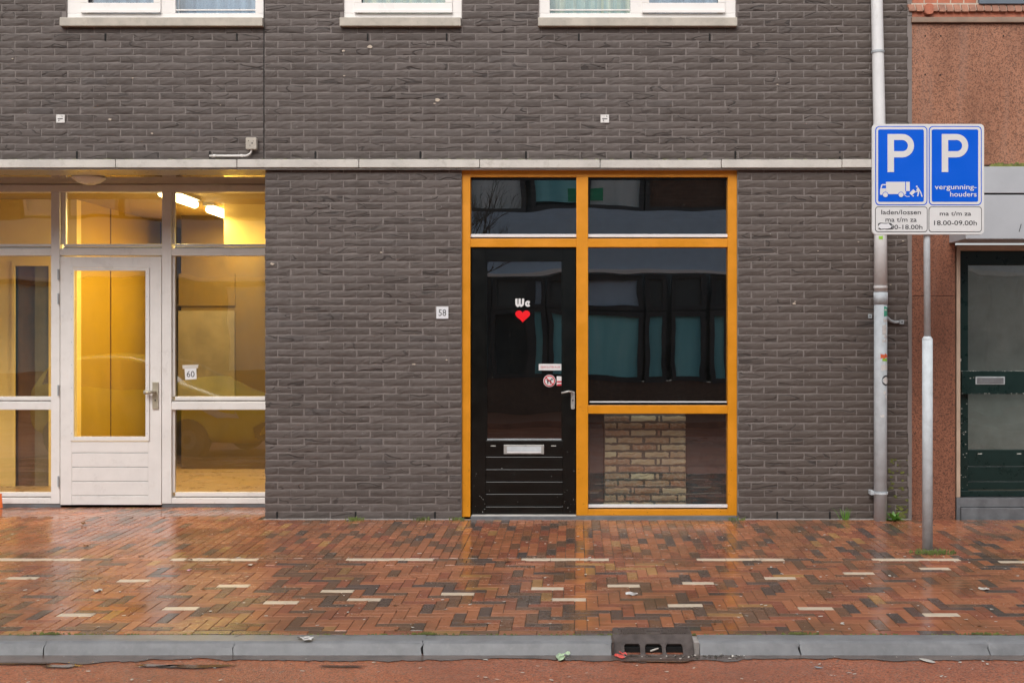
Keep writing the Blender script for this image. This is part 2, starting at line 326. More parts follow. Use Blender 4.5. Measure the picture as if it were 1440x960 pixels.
M = dict(
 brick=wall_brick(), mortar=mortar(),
 slot=paint('black_void', (0.006,0.006,0.006), 0.9, 0, 0),
 ledge=paint('pale_concrete', (0.56,0.53,0.49), 0.7, 0.1, 0.5, (0.2,0.18,0.13), 0.3, 5),
 sill=paint('beige_stone', (0.47,0.43,0.37), 0.75, 0.14, 0.5, (0.2,0.18,0.13), 0.5, 7),
 white=paint('white_gloss_paint', (0.75,0.73,0.71), 0.32, 0.04, 0.22, (0.35,0.3,0.24), 0.04, 4),
 upvc=paint('white_window_plastic', (0.82,0.79,0.76), 0.3, 0.02, 0.06, (0.4,0.35,0.3), 0.02, 4),
 orange=paint('orange_paint', (0.68,0.265,0.009), 0.38, 0.07, 0.3, (0.35,0.12,0.02), 0.06, 5),
 black=paint('black_gloss_paint', (0.005,0.0055,0.005), 0.22, 0.25, 0.10, (0.06,0.06,0.055), 0.06, 7),
 alu=paint('aluminium_bead', (0.75,0.74,0.75), 0.35, 0.04, 0.12, (0.25,0.24,0.22), 0.03, 8),
 steel=paint('brushed_steel', (0.42,0.41,0.39), 0.32, 0.06, 0.1, (0.2,0.18,0.15), 0.05, 20, 0.3),
 brass=paint('champagne_metal', (0.45,0.41,0.32), 0.35, 0.06, 0.1, (0.2,0.18,0.12), 0.05, 20, 0.3),
 galv=paint('galvanised_steel', (0.53,0.57,0.60), 0.65, 0.10, 0.3, (0.28,0.28,0.28), 0.15, 14, 0.0),
 zinc=paint('grey_zinc', (0.38,0.41,0.43), 0.5, 0.1, 0.4, (0.25,0.24,0.22), 0.2, 9, 0.0),
 pvc=paint('white_pipe', (0.72,0.72,0.72), 0.35, 0.03, 0.35, (0.35,0.33,0.24), 0.04, 7),
 bluestone=paint('dark_bluestone', (0.14,0.145,0.155), 0.55, 0.2, 0.5, (0.28,0.27,0.26), 0.5, 8),
 concrete=paint('concrete_strip', (0.34,0.31,0.29), 0.7, 0.2, 0.6, (0.12,0.1,0.07), 0.6, 9),
 kerb=paint('kerb_concrete', (0.225,0.23,0.24), 0.36, 0.14, 0.4, (0.36,0.36,0.36), 0.5, 10, fine=240),
 iron=paint('cast_iron', (0.13,0.105,0.095), 0.45, 0.25, 0.5, (0.13,0.08,0.05), 0.6, 20, 0.4),
 dirt=paint('joint_sand', (0.06,0.05,0.035), 0.8, 0.3, 0.5, (0.05,0.06,0.02), 0.6, 4),
 asphalt=asphalt(),
 water=paint('gutter_film', (0.15,0.115,0.10), 0.12, 0.25, 0.4, (0.15,0.07,0.045), 0.15, 5, spec=0.7),
 blue=paint('sign_blue', (0.0,0.105,0.68), 0.45, 0.02, 0.02, (0.05,0.15,0.5), 0.02, 5, spec=0.2),
 signwhite=paint('sign_white', (0.69,0.69,0.69), 0.4, 0.02, 0.08, (0.4,0.38,0.35), 0.02, 5),
 ink=paint('sign_ink', (0.03,0.03,0.035), 0.5, 0, 0),
 plate=paint('number_plate_white', (0.74,0.75,0.78), 0.35, 0.02, 0.08, (0.4,0.38,0.35), 0.02, 5),
 red=paint('red_film', (0.84,0.0,0.008), 0.4, 0.02, 0), redline=paint('red_print', (0.55,0.03,0.05), 0.5, 0, 0),
 terrazzo=speckle('red_granite', (0.24,0.095,0.05), (0.40,0.185,0.11), (0.13,0.065,0.042), 115, 0.45),
 terrazzo2=speckle('red_granite_darker', (0.19,0.078,0.048), (0.30,0.125,0.075), (0.075,0.038,0.028), 130, 0.4),
 redbrick=paint('red_facing_brick', (0.44,0.15,0.09), 0.8, 0.2, 0.5, (0.2,0.09,0.06), 0.5, 14),
 solbrick=paint('weathered_ledge_brick', (0.36,0.18,0.125), 0.85, 0.25, 0.6, (0.13,0.11,0.06), 0.6, 12),
 limemortar=paint('pale_mortar', (0.5,0.42,0.34), 0.9, 0.1, 0.4, (0.2,0.15,0.1), 0.5, 12),
 trim=paint('weathered_trim', (0.27,0.19,0.14), 0.7, 0.2, 0.7, (0.4,0.2,0.13), 0.4, 6),
 fascia=paint('pale_blue_fascia', (0.43,0.45,0.48), 0.4, 0.04, 0.15, (0.25,0.25,0.25), 0.05, 3),
 bluegrey=paint('blue_grey_window_sill', (0.12,0.15,0.19), 0.4, 0.05, 0.1),
 beige=paint('beige_frame', (0.48,0.36,0.27), 0.5, 0.08, 0.3, (0.2,0.15,0.1), 0.1, 6),
 green=paint('dark_green_paint', (0.006,0.022,0.02), 0.3, 0.1, 0.0, (0.02,0.035,0.03), 0.08, 9),
 chip=paint('chipped_paint', (0.45,0.45,0.42), 0.6, 0.1, 0),
 moss=paint('moss', (0.12,0.13,0.03), 0.95, 0.4, 0.6, (0.2,0.17,0.07), 1.0, 30),
 soffit=paint('glossy_soffit', (0.42,0.36,0.27), 0.05, 0.05, 0.05, (0.1,0.08,0.05), 0.0, 4, metal=0.75),
 dome=paint('opal_lamp_glass', (0.72,0.68,0.62), 0.3, 0.02, 0.05),
 # interiors
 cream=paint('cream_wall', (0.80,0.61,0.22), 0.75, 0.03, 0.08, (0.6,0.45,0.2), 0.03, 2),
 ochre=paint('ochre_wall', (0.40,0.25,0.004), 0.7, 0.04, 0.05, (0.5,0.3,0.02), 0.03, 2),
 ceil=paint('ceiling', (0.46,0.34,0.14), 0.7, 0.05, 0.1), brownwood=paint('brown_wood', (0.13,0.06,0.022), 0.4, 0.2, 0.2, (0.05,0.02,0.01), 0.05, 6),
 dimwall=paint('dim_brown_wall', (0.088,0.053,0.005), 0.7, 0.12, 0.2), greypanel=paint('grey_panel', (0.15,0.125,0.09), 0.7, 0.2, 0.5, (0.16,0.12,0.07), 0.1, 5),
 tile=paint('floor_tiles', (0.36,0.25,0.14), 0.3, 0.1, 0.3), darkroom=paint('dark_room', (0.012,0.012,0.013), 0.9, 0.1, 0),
 stripbrick=None, limegrey=paint('dark_grout', (0.085,0.08,0.07), 0.9, 0.1, 0.2), darkpanel=paint('dark_panel', (0.035,0.045,0.055), 0.3, 0.1, 0.1),
 glass=glass('shop_glass'), glassw=glass('hallway_glass', (0.97,0.96,0.93), 2.35, 0.00035, 0.02), glassu=glass('upper_window_glass', (0.9,0.95,0.97), 1.9, 0.0006, 0.03),
 glassr=glass('wired_door_glass', (0.8,0.84,0.8), 2.0, 0.0006, 0.08, 2.0),
 net=curtain('blue_grey_curtain', [(0.3, (0.16,0.21,0.28)), (0.55, (0.26,0.33,0.42)), (0.75, (0.36,0.42,0.48))], 9),
 net2=curtain('striped_curtain', [(0.3, (0.45,0.45,0.30)), (0.5, (0.28,0.38,0.36)), (0.7, (0.55,0.55,0.42))], 12),
 teal=curtain('teal_blind', [(0.3, (0.20,0.58,0.68)), (0.6, (0.32,0.78,0.85)), (0.8, (0.45,0.85,0.9))], 3),
 pale=curtain('pale_blind', [(0.3, (0.55,0.65,0.68)), (0.7, (0.75,0.82,0.85))], 4),
 lamp=emit('lit_tube', (1.0,0.80,0.42), 9),
 # far side of the street
 farbrick=paint('far_dark_brick', (0.14,0.085,0.062), 0.8, 0.25, 0.4, (0.04,0.03,0.03), 0.3, 12),
 farband=paint('far_grey_band', (0.48,0.63,0.80), 0.6, 0.05, 0.15), farframe=paint('far_black_frame', (0.045,0.05,0.058), 0.4, 0, 0),
 farwhite=paint('far_white_trim', (0.8,0.8,0.8), 0.4, 0.03, 0.1), farinside=paint('far_dark_inside', (0.07,0.09,0.10), 0.5, 0.1, 0.1),
 fargreen=paint('far_green_poster', (0.02,0.42,0.22), 0.5, 0.05, 0), farpave=paint('far_paving', (0.3,0.14,0.09), 0.6, 0.2, 0.4),
 ground=paint('ground_earth', (0.16,0.15,0.13), 0.9, 0.1, 0.2),
 bark=paint('bark', (0.10,0.085,0.07), 0.9, 0.2, 0.2), leaf=paint('fresh_leaf', (0.09,0.22,0.025), 0.5, 0.3, 0.1, fine=40), weed=paint('weed_leaf', (0.12,0.16,0.04), 0.7, 0.4, 0.4, (0.25,0.2,0.1)),
 yellow=paint('yellow_car_paint', (0.92,0.74,0.02), 0.15, 0.02, 0.0, spec=0.7), tyre=paint('tyre_rubber', (0.02,0.02,0.02), 0.8), carglass=paint('car_glass', (0.02,0.022,0.022), 0.03, 0, 0, spec=0.9),
 lens=paint('headlamp_lens', (0.75,0.75,0.78), 0.1, 0.05, 0), amber=paint('plate_yellow', (0.75,0.42,0.02), 0.4), chrome=paint('chrome', (0.7,0.7,0.7), 0.15, 0, 0, metal=1.0),
 puddle=paint('still_water', (0.10,0.06,0.045), 0.02, 0.1, 0.1, spec=1.0),
 deadleaf=paint('dead_leaf', (0.20,0.085,0.03), 0.7, 0.3, 0.3), flake=paint('pale_flake', (0.62,0.58,0.52), 0.6, 0.1, 0.3), pink=paint('pink_scrap', (0.75,0.45,0.65), 0.5),
 stk_green=paint('green_sticker', (0.08,0.42,0.28), 0.5), stk_white=paint('torn_white_sticker', (0.7,0.68,0.66), 0.6, 0.1, 0.6, (0.2,0.2,0.2), 0.1, 60),
 stk_red=paint('orange_red_sticker', (0.75,0.14,0.05), 0.5), stk_lime=paint('lime_sticker', (0.3,0.6,0.05), 0.5), wrapper=paint('green_wrapper', (0.50,0.66,0.42), 0.3, 0.3, 0.6, (0.85,0.85,0.8), 0.2, 30),
 wrapred=paint('red_wrapper', (0.75,0.09,0.07), 0.3, 0.1, 0.9, (0.85,0.75,0.7), 0.2, 25), orangepl=paint('orange_plastic', (0.8,0.16,0.03), 0.4),
)
PV = [paver('paver_orange_red', (0.46,0.175,0.085), (0.38,0.145,0.07)), paver('paver_deep_red', (0.35,0.12,0.066), (0.29,0.10,0.058)),
      paver('paver_brown', (0.17,0.10,0.066), (0.22,0.108,0.062)), paver('paver_charcoal', (0.105,0.078,0.068), (0.13,0.088,0.074)),
      paver('paver_ochre', (0.48,0.25,0.085), (0.40,0.21,0.085))]
t = NT('glazed_white_paver'); PVW = t.out(t.mix(t.ramp(t.noise(30, 4), [(0.55, 0.0), (0.8, 0.5)]), (0.66,0.55,0.42), (0.4,0.3,0.2)), 0.35, t.bump(t.noise(120, 2), 0.2, 0.001))
t = NT('reclaimed_brick_slip')
_c = t.ramp(t.rand(), [(0.0, (0.40,0.19,0.11)), (0.25, (0.50,0.37,0.22)), (0.45, (0.30,0.14,0.08)), (0.6, (0.56,0.44,0.28)), (0.8, (0.42,0.26,0.16)), (1.0, (0.66,0.56,0.36))])
_c = t.mix(t.ramp(t.noise(35, 4, 0.7), [(0.45, 0.0), (0.7, 0.6)]), _c, (0.55,0.5,0.42)); M['stripbrick'] = t.out(_c, 0.85, t.bump(t.noise(120, 3), 0.6, 0.004))

# ------------------------------------------------------------ dark brick walls
BL, BH, PITCH, CO = 0.2120, 0.0508, 0.2215, 0.06186
def brick_mesh(i, L=BL, H=BH, mat=None, amp=1.0, nm='brick'):
    rnd = random.Random(i*7+3)
    nx, nz = 8, 4
    cr = rnd.random() < 0.55; ca = rnd.uniform(0.2, 0.8); cw = rnd.uniform(0.25, 0.5); cd = rnd.uniform(0.3, 0.75)
    def pt(a, b):
        x = -L/2+L*a/(nx-1); z = H*b/(nz-1)
        edge = a in (0, nx-1) or b in (0, nz-1)
        y = rnd.uniform(-0.0012, 0.0012)*amp + (0.002 if edge else -0.0008)
        u = a/(nx-1); w = b/(nz-1)
        if cr and abs(u-ca) < cw and w < cd - 1.3*(u-ca)**2/cw: y += 0.0016*amp
        if a in (0, nx-1): x += rnd.uniform(-0.0022, 0.0022)*amp
        if b in (0, nz-1): z += rnd.uniform(-0.0022, 0.0018)*amp
        return (x, y, z)
    vs = [pt(a, b) for b in range(nz) for a in range(nx)]
    fs = [(b*nx+a, b*nx+a+1, (b+1)*nx+a+1, (b+1)*nx+a) for b in range(nz-1) for a in range(nx-1)]
    rim = [a for a in range(nx)] + [b*nx+nx-1 for b in range(1, nz)] + [(nz-1)*nx+a for a in range(nx-2, -1, -1)] + [b*nx for b in range(nz-2, 0, -1)]
    b0 = len(vs); vs += [(vs[k][0], 0.02, vs[k][2]) for k in rim]; n = len(rim)
    fs += [(rim[(j+1) % n], rim[j], b0+j, b0+(j+1) % n) for j in range(n)]
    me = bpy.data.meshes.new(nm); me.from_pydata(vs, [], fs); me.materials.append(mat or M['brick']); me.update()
    return me, vs, fs
BV = [brick_mesh(i) for i in range(16)]
JX = px(409)                                                   # a head joint of every even course
def z_course(n): return pz(217.8) - BH/2 - n*CO                 # n=0 is the course resting on the ledge, growing downwards
def lay(root, x0, x1, ns, holes=(), weeps=(), limit=300):
    out = []
    for n in ns:
        z = z_course(n); off = JX + (PITCH/2 if n % 2 else 0) + random.uniform(-0.003, 0.003)
        k = math.floor((x0-off)/PITCH)
        while off+k*PITCH < x1:
            j = random.uniform(-0.003, 0.003)
            segs = [(max(off+k*PITCH+0.0045+j, x0), min(off+(k+1)*PITCH-0.0045+j, x1))]; k += 1
            for hx0, hx1, hz0, hz1 in holes:
                if z+BH > hz0+0.004 and z < hz1-0.004:
                    ns2 = []
                    for a, b in segs:
                        if b <= hx0 or a >= hx1: ns2.append((a, b)); continue
                        if a < hx0-0.02: ns2.append((a, hx0-0.004))
                        if b > hx1+0.02: ns2.append((hx1+0.004, b))
                    segs = ns2
            for a, b in segs:
                if b-a > 0.025: out.append((a, b, z, n))
    def vis(q):
        a, b, z, n = q; s = sc(0); u = CX+s*(a+b)/2; v = CY-s*(z+0.025-CH)
        return (0 if (0 < u < 1440 and v > 0) else 1, -(round(b-a, 2)), abs(v-480))
    out.sort(key=vis)
    st = MB()
    for i, (a, b, z, n) in enumerate(out):
        me, vs, fs = random.choice(BV); k = (b-a)/BL; yj = random.uniform(-0.0018, 0.0018); rz = random.uniform(-0.006, 0.006); ry = random.uniform(-0.006, 0.006)
        if i < limit:
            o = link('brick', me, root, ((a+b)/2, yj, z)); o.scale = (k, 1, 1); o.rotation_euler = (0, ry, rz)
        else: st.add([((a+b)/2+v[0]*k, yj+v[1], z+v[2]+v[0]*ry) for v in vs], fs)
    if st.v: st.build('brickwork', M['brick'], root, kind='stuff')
    for wx, n in weeps:
        bx('weep_slot', M['slot'], root, wx-0.0065, wx+0.0065, -0.0015, 0.0050, z_course(n)-0.004, z_course(n)+BH+0.004)
MY = 0.0055                                                    # mortar face
XL, XJ, XR = -7.2, px(371), px(1278)
ZT = z_course(-24)
ZB0 = z_course(0)-0.008
win_px = [(93, 371, 87, 371.2, 'left'), (483, 649, 479, 649, 'mid'), (758, 1035, 757, 1036, 'right')]
holes = []
for a, b, c, d, _ in win_px:
    holes.append((px(a)-0.002, px(b)+0.002, pz(25), ZT+1)); holes.append((px(c)-0.002, px(d)+0.002, pz(37), pz(25)))
def mortar_rects(root, rects, y1=0.22):
    m = MB()
    for x0, x1, z0, z1 in rects: m.box(x0, x1, MY, y1, z0, z1)
    return m.build('mortar', M['mortar'], root)
zs25, zs37 = pz(25), pz(37)
# upper left
w = thing('brick_wall', ((XL+XJ)/2, 0, ZB0), 'dark brick wall above the lit hallway, left of the black vertical joint', 'brick wall')
mortar_rects(w, [(XL, XJ-0.004, ZB0, zs37), (XL, px(87), zs37, ZT), (px(87), px(93), zs25, ZT)])
lay(w, XL, XJ-0.006, range(-24, 1), holes, [(px(108), 0), (px(295), 0), (px(148), -16), (px(333), -16)])
# upper right
w = thing('brick_wall', ((XJ+XR)/2, 0, ZB0), 'long dark brick wall above the orange frame, right of the black vertical joint', 'brick wall')
mortar_rects(w, [(XJ+0.004, XR, ZB0, zs37), (XJ+0.004, px(479), zs37, ZT), (px(479), px(483), zs25, ZT), (px(649), px(757), zs37, ZT), (px(757), px(758), zs25, ZT), (px(1036), XR, zs37, ZT), (px(1035), px(1036), zs25, ZT)])
lay(w, XJ+0.006, XR-0.004, range(-24, 1), holes, [(px(q), 0) for q in (443.4, 591, 739.5, 887, 1034, 1181)] + [(px(q), -16) for q in (517, 628, 814, 998)])
bx('movement_joint', M['slot'], w, XJ-0.0035, XJ+0.0035, 0.002, 0.2, ZB0, ZT)
ZTL = pz(236.5)
# pier between hallway and shop
PX0, PX1, RX0, RX1 = px(372.5), px(649), px(1037), px(1280)
RD = 0.90                                                        # depth of the recess
w = thing('brick_wall', ((PX0+PX1)/2, 0, 0), 'dark brick pier between the white hallway front and the orange frame', 'brick wall')
m = MB(); m.box(PX0+0.003, PX1, MY, 0.28, 0.002, ZTL); m.box(PX0+0.003, PX0+0.26, 0.28, RD+0.1, -0.05, ZTL); m.build('mortar', M['mortar'], w)
lay(w, PX0, PX1-0.003, range(1, 50), (), [(px(q), 49) for q in (389.5, 500, 611.7)])
side = MB()                                                      # bricks on the side of the pier, facing into the recess
for n in range(1, 51):
    y = 0.024 + (0.11 if n % 2 else 0)
    while y < RD-0.05:
        me, vs, fs = random.choice(BV); L = min(BL, RD-0.03-y); k = L/BL
        side.add([(PX0+v[1]-0.001, y+L/2-v[0]*k, z_course(n)+v[2]) for v in vs], fs); y += PITCH
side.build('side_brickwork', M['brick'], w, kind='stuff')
# right of the orange frame
w = thing('brick_wall', ((RX0+RX1)/2, 0, 0), 'dark brick wall between the orange frame and the red granite pillar, mossy at its foot', 'brick wall')
m = MB(); m.box(RX0, RX1-0.003, MY, 0.28, 0.002, ZTL); m.build('mortar', M['mortar'], w)
lay(w, RX0+0.003, RX1-0.004, range(1, 50), (), [(px(q), 49) for q in (1093, 1167)])
m = MB()
for i in range(70):
    q = random.random()**1.6; x = px(random.uniform(1250, 1277) if i % 3 else random.uniform(1246, 1278)); z = 0.01+q*0.5; r = random.uniform(0.006, 0.02)
    m.add([(x+r*random.uniform(0.6, 1.2)*math.cos(a), -0.0035-0.002*random.random(), z+r*0.6*math.sin(a)) for a in [j*1.05 for j in range(6)]], [(0,1,2,3,4,5)])
m.build('moss_patch', M['moss'], w, kind='stuff')
m = MB()                                                         # uneven cement fillet where the two houses meet
zz = [0.0+i*0.09 for i in range(52)]
for i in range(51):
    a = random.uniform(-0.012, 0.004); m.box(RX1-0.016+a, RX1+0.012, -0.008+random.uniform(-0.003, 0.003), 0.06, zz[i], zz[i+1]-0.0005)
m.build('cement_fillet', M['mortar'], w, kind='stuff')

# ------------------------------------------------------------ ledge, footing
led = thing('concrete_ledge', (px(640), 0, pz(236, -0.05)), 'long pale concrete ledge running across the dark brick front', 'ledge')
cuts = [-7.2*167+810-4, -178, -8, 162.5, 333, 504.5, 674.5, 844, 1014.5, 1184, 1281]
for a, b in zip(cuts[:-1], cuts[1:]):
    dz = random.uniform(-0.003, 0.003); dy = random.uniform(-0.004, 0.002)
    bx('ledge_block', M['ledge'], led, px(a, -0.05)+0.0025, px(b, -0.05)-0.0025, -0.05+dy, 0.1, pz(236, -0.05)+dz, pz(224.5, -0.05)+dz, bevel=0.004)
bx('flashing', M['steel'], led, -7.2, XR, -0.034, 0.3, pz(236, -0.05)-0.012, pz(236, -0.05)-0.005)
m = MB()                                                        # grit and moss lying on top of the ledge
for i in range(240):
    x = random.uniform(-4.9, 2.8); r = random.uniform(0.006, 0.022); z = pz(224.5, -0.05)+0.003
    m.add([(x-r,-0.03,z),(x+r,-0.03,z),(x+r*0.6,-0.004,z+r*0.45),(x-r*0.6,-0.004,z+r*0.45)], [(0,1,2,3)])
m.build('ledge_dirt', M['moss'], led, kind='stuff')
m = MB()
for a, b in ((372.5, 650), (1037, 1280)): m.box(px(a)-0.004, px(b), -0.045, 0.1, -0.05, 0.001)
m.box(px(650), px(1037), -0.045, 0.02, -0.05, -0.006)
setting(m, 'concrete_footing', M['concrete'])

# ------------------------------------------------------------ upper windows
def upper_window(a, b, c, d, label, mull, panes, cur, sashes):
    t_ = thing('window', ((px(a)+px(b))/2, 0, pz(37)), label, 'window')
    zt = ZT; z25 = pz(25)
    bx('sill', M['sill'], t_, px(c), px(d)-0.002, -0.045, 0.1, pz(36.6, -0.045), pz(24.6, -0.045), bevel=0.004)
    m = MB(); xa, xb = px(a), px(b); zf = pz(18)
    m.box(xa, xb, 0.02, 0.12, z25, zf); e0 = min(q[0] for q in panes+sashes); e1 = max(q[1] for q in panes+sashes)
    m.box(xa, px(e0+1), 0.02, 0.12, zf, zt); m.box(px(e1-1), xb, 0.02, 0.12, zf, zt)
    for q in mull: m.box(px(q[0]), px(q[1]), 0.02, 0.12, zf, zt)
    m.build('frame', M['upvc'], t_, bevel=0.003)
    for (p0, p1) in sashes:
        s_ = MB(); zb = pz(17.2); y0 = 0.006
        s_.box(px(p0), px(p1), y0, 0.02, zb, pz(4)); s_.box(px(p0), px(p0+10), y0, 0.02, pz(4), zt); s_.box(px(p1-10), px(p1), y0, 0.02, pz(4), zt)
        s_.build('sash', M['upvc'], t_, bevel=0.003)
        r_ = MB(); r_.box(px(p0), px(p1), -0.006, 0.0055, pz(18.3), pz(14)); r_.build('drip_rail', M['upvc'], t_, bevel=0.002)
    for i, (p0, p1) in enumerate(panes):
        m = MB(); m.box(px(p0), px(p1), 0.05, 0.058, zf, zt); m.build('pane', M['glassu'], t_)
        m = MB(); n = 40                                         # folded curtain
        x0_, x1_ = px(p0-4), px(p1+4); vs = []; rr = random.random()*6
        for k in range(n+1): vs.append((x0_+(x1_-x0_)*k/n, 0.19+0.018*math.sin(k*1.1+rr)+0.01*math.sin(k*2.7), z25))
        vs += [(v[0], v[1], zt) for v in vs]
        m.add(vs, [(k, k+1, n+2+k, n+1+k) for k in range(n)]); m.build('curtain', cur[i % len(cur)], t_, smooth=True)
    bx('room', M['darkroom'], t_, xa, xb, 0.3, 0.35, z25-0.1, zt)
    for p0, p1 in panes: bx('bead', M['upvc'], t_, px(p0-2), px(p1+2), 0.028, 0.048, pz(13.5) if (p0, p1) not in [(s0+10, s1-10) for s0, s1 in sashes] else pz(6), pz(12) if (p0, p1) not in [(s0+10, s1-10) for s0, s1 in sashes] else pz(4))
upper_window(93, 371, 87, 371.5, 'white upper window at the far left with blue curtains, above the junction box', [(224.5, 245.5)], [(123, 221), (245, 359)], [M['net']], [(113, 225.5)])
upper_window(483, 649, 479, 649, 'single white upper window between the two wider ones', [], [(508, 627)], [M['net2'], M['net']], [(498, 636)])
upper_window(758, 1035, 757, 1036, 'white upper window above the orange frame with a striped curtain', [(886.5, 904)], [(772, 887), (912, 1010)], [M['net2'], M['net']], [(903, 1020)])

# ------------------------------------------------------------ orange shop front
OY = 0.03
fr = thing('shop_window', (px(925), 0.05, 0.0), 'orange painted shop front frame with dark reflecting glass and a stone sill', 'shop window')
m = MB(); Y0, Y1 = OY, 0.15
def ob(m, x0, x1, y0, y1, a=Y0, b=Y1): m.box(px(x0, OY), px(x1, OY), a, b, pz(y1, OY), pz(y0, OY))
ob(m, 649.6, 661.5, 237.6, 726.5); ob(m, 810.5, 827, 249, 724.5); ob(m, 1023.5, 1036.5, 237.6, 724.5)
ob(m, 661.5, 1023.5, 237.6, 249); ob(m, 661.5, 810.5, 335.5, 347.5, Y0+0.002); ob(m, 827, 1023.5, 335.5, 347.5, Y0+0.002)
ob(m, 827, 1023.5, 569.5, 581.5, Y0+0.002); ob(m, 827, 1023.5, 716, 724.5, Y0+0.002)
m.build('frame', M['orange'], fr, bevel=0.003)
for q in ((661.5, 810.5), (827, 1023.5)):
    m = MB(); ob(m, *q, 249, 252, 0.06, 0.08); m.build('rebate', M['black'], fr)
for a, b, c, d in ((661.5, 810.5, 329.2, 333.6), (827, 1023.5, 329.2, 333.6), (827, 1023.5, 709.5, 713.4)):
    o = bx('glazing_bead', M['alu'], fr, px(a, 0.05), px(b, 0.05), 0.05, 0.09, pz(d, 0.05), pz(c, 0.05), bevel=0.002)
bx('glazing_bead', M['alu'], fr, px(829, 0.07), px(1022, 0.07), 0.066, 0.09, pz(565.6, 0.07), pz(564, 0.07))
for q in ((827, 1023.5, 567, 569.5, 0.05), (661.5, 810.5, 333.7, 335.5, 0.07), (827, 1023.5, 333.7, 335.5, 0.07), (827, 1023.5, 713.5, 716, 0.07)):
    m = MB(); ob(m, *q, 0.09); m.build('rebate', M['black'], fr)
GY = 0.08
for a, b, c, d in ((661.5, 810.5, 252, 333), (827, 1023.5, 252, 333), (827, 1023.5, 347.5, 567), (827, 1023.5, 581.5, 712)):
    bx('pane', M['glass'], fr, px(a, GY)-0.004, px(b, GY)+0.004, GY, GY+0.012, pz(d, GY), pz(c, GY)+0.01)
o = bx('sill', M['bluestone'], fr, px(662), px(1036), -0.012, 0.3, -0.012, pz(725.2), bevel=0.004)
m = MB()                                                          # knocks and dirt on the orange paint
for i in range(70):
    x, y = random.choice([(random.uniform(650, 661), random.uniform(640, 722)), (random.uniform(1024, 1036), random.uniform(600, 722)), (random.uniform(830, 1022), random.uniform(717, 724)), (random.uniform(811, 826), random.uniform(560, 722)), (random.uniform(985, 1022), 714.5)]); q = random.uniform(0.001, 0.0035)
    m.add([(px(x, OY)-q*1.5, OY-0.0008, pz(y, OY)), (px(x, OY), OY-0.0008, pz(y, OY)-q), (px(x, OY)+q*1.3, OY-0.0008, pz(y, OY)+q*0.3), (px(x, OY), OY-0.0008, pz(y, OY)+q)], [(0,1,2,3)])
m.build('paint_knocks', M['brownwood'], fr, kind='stuff')
# door
D = thing('shop_door', (px(737), 0.06, 0.02), 'black wooden shop door with a heart on its glass and a steel letterbox', 'door')
DY = 0.055
def db(m, x0, x1, y0, y1, a=DY, b=0.10): m.box(px(x0, DY), px(x1, DY), a, b, pz(y1, DY), pz(y0, DY))
m = MB(); db(m, 663, 683, 349, 723.5); db(m, 791.5, 809.5, 349, 723.5); db(m, 683, 791.5, 349, 367.5); db(m, 683, 791.5, 619, 641); m.build('door_leaf', M['black'], D, bevel=0.002)
for a, b in ((642, 658.6), (659.6, 676), (677, 693.2), (694.2, 711), (712, 723.5)):
    m = MB(); db(m, 683, 791.5, a, b, DY+0.004); m.build('board', M['black'], D, bevel=0.004)
m = MB(); m.box(px(683, DY), px(685, DY), 0.06, 0.075, pz(618.5, DY), pz(368, DY)); m.box(px(789.5, DY), px(791.3, DY), 0.06, 0.075, pz(618.5, DY), pz(368, DY))
m.build('side_bead', M['black'], D)
bx('bottom_bead', M['zinc'], D, px(685, DY), px(789.5, DY), 0.062, 0.075, pz(618.5, DY), pz(616.8, DY))
bx('pane', M['glass'], D, px(683, GY), px(791.5, GY), GY, GY+0.01, pz(619, GY), pz(367.5, GY))
m = MB(); m.box(px(708.5, DY), px(765, DY), 0.046, DY, pz(638, DY), pz(625, DY)); lb = m.build('letterbox', M['steel'], D, bevel=0.002)
bx('flap', M['alu'], lb, px(713, DY), px(761, DY), 0.040, 0.0455, pz(636.4, DY), pz(634.2, DY))
bx('flap_plate', M['galv'], lb, px(713, DY), px(761, DY), 0.0430, 0.0458, pz(633.8, DY), pz(627.3, DY))
for a in (690, 775): bx('vent_slit', M['chip'], D, px(a, DY), px(a+7, DY), DY-0.0012, DY, pz(627.2, DY), pz(626, DY))
m = MB(); m.prism(rrect(px(802.8, DY), px(808.3, DY), pz(575, DY), pz(550, DY), 0.012), 0.040, DY); hd = m.build('handle_plate', M['steel'], D, bevel=0.002)
m = MB(); m.tube([(px(804, DY), 0.045, pz(550.6, DY)), (px(804, DY), 0.0, pz(550.4, DY)), (px(800, DY), -0.006, pz(549.6, DY)), (px(789.5, DY), -0.006, pz(552, DY))], 0.0085, 10)
m.build('lever', M['steel'], hd, smooth=True)
m = MB(); m.prism(circ(px(805.6, DY), pz(562.5, DY), 0.006), 0.037, 0.0398); m.build('keyhole', M['slot'], hd)
m = MB()                                                          # scuffs and chips on the black paint
for i in range(34):
    a = random.choice([(665, 682, 690, 722), (792, 809, 600, 722), (684, 790, 645, 722), (792, 809, 400, 722), (664, 682, 660, 720), (770, 809, 690, 712)])
    x, y = random.uniform(*a[:2]), random.uniform(*a[2:]); r = random.uniform(0.001, 0.0028); q = random.uniform(0.5, 2.5)
    m.add([(px(x, DY)-r, DY-0.0008, pz(y, DY)), (px(x, DY), DY-0.0008, pz(y, DY)-r*q), (px(x, DY)+r, DY-0.0008, pz(y, DY)+r*0.4), (px(x, DY), DY-0.0008, pz(y, DY)+r*q)], [(0,1,2,3)])
m.build('paint_chips', M['chip'], D, kind='stuff')
bx('threshold', M['ledge'], D, px(663), px(810), 0.0, 0.1, -0.02, pz(724.5), bevel=0.003)
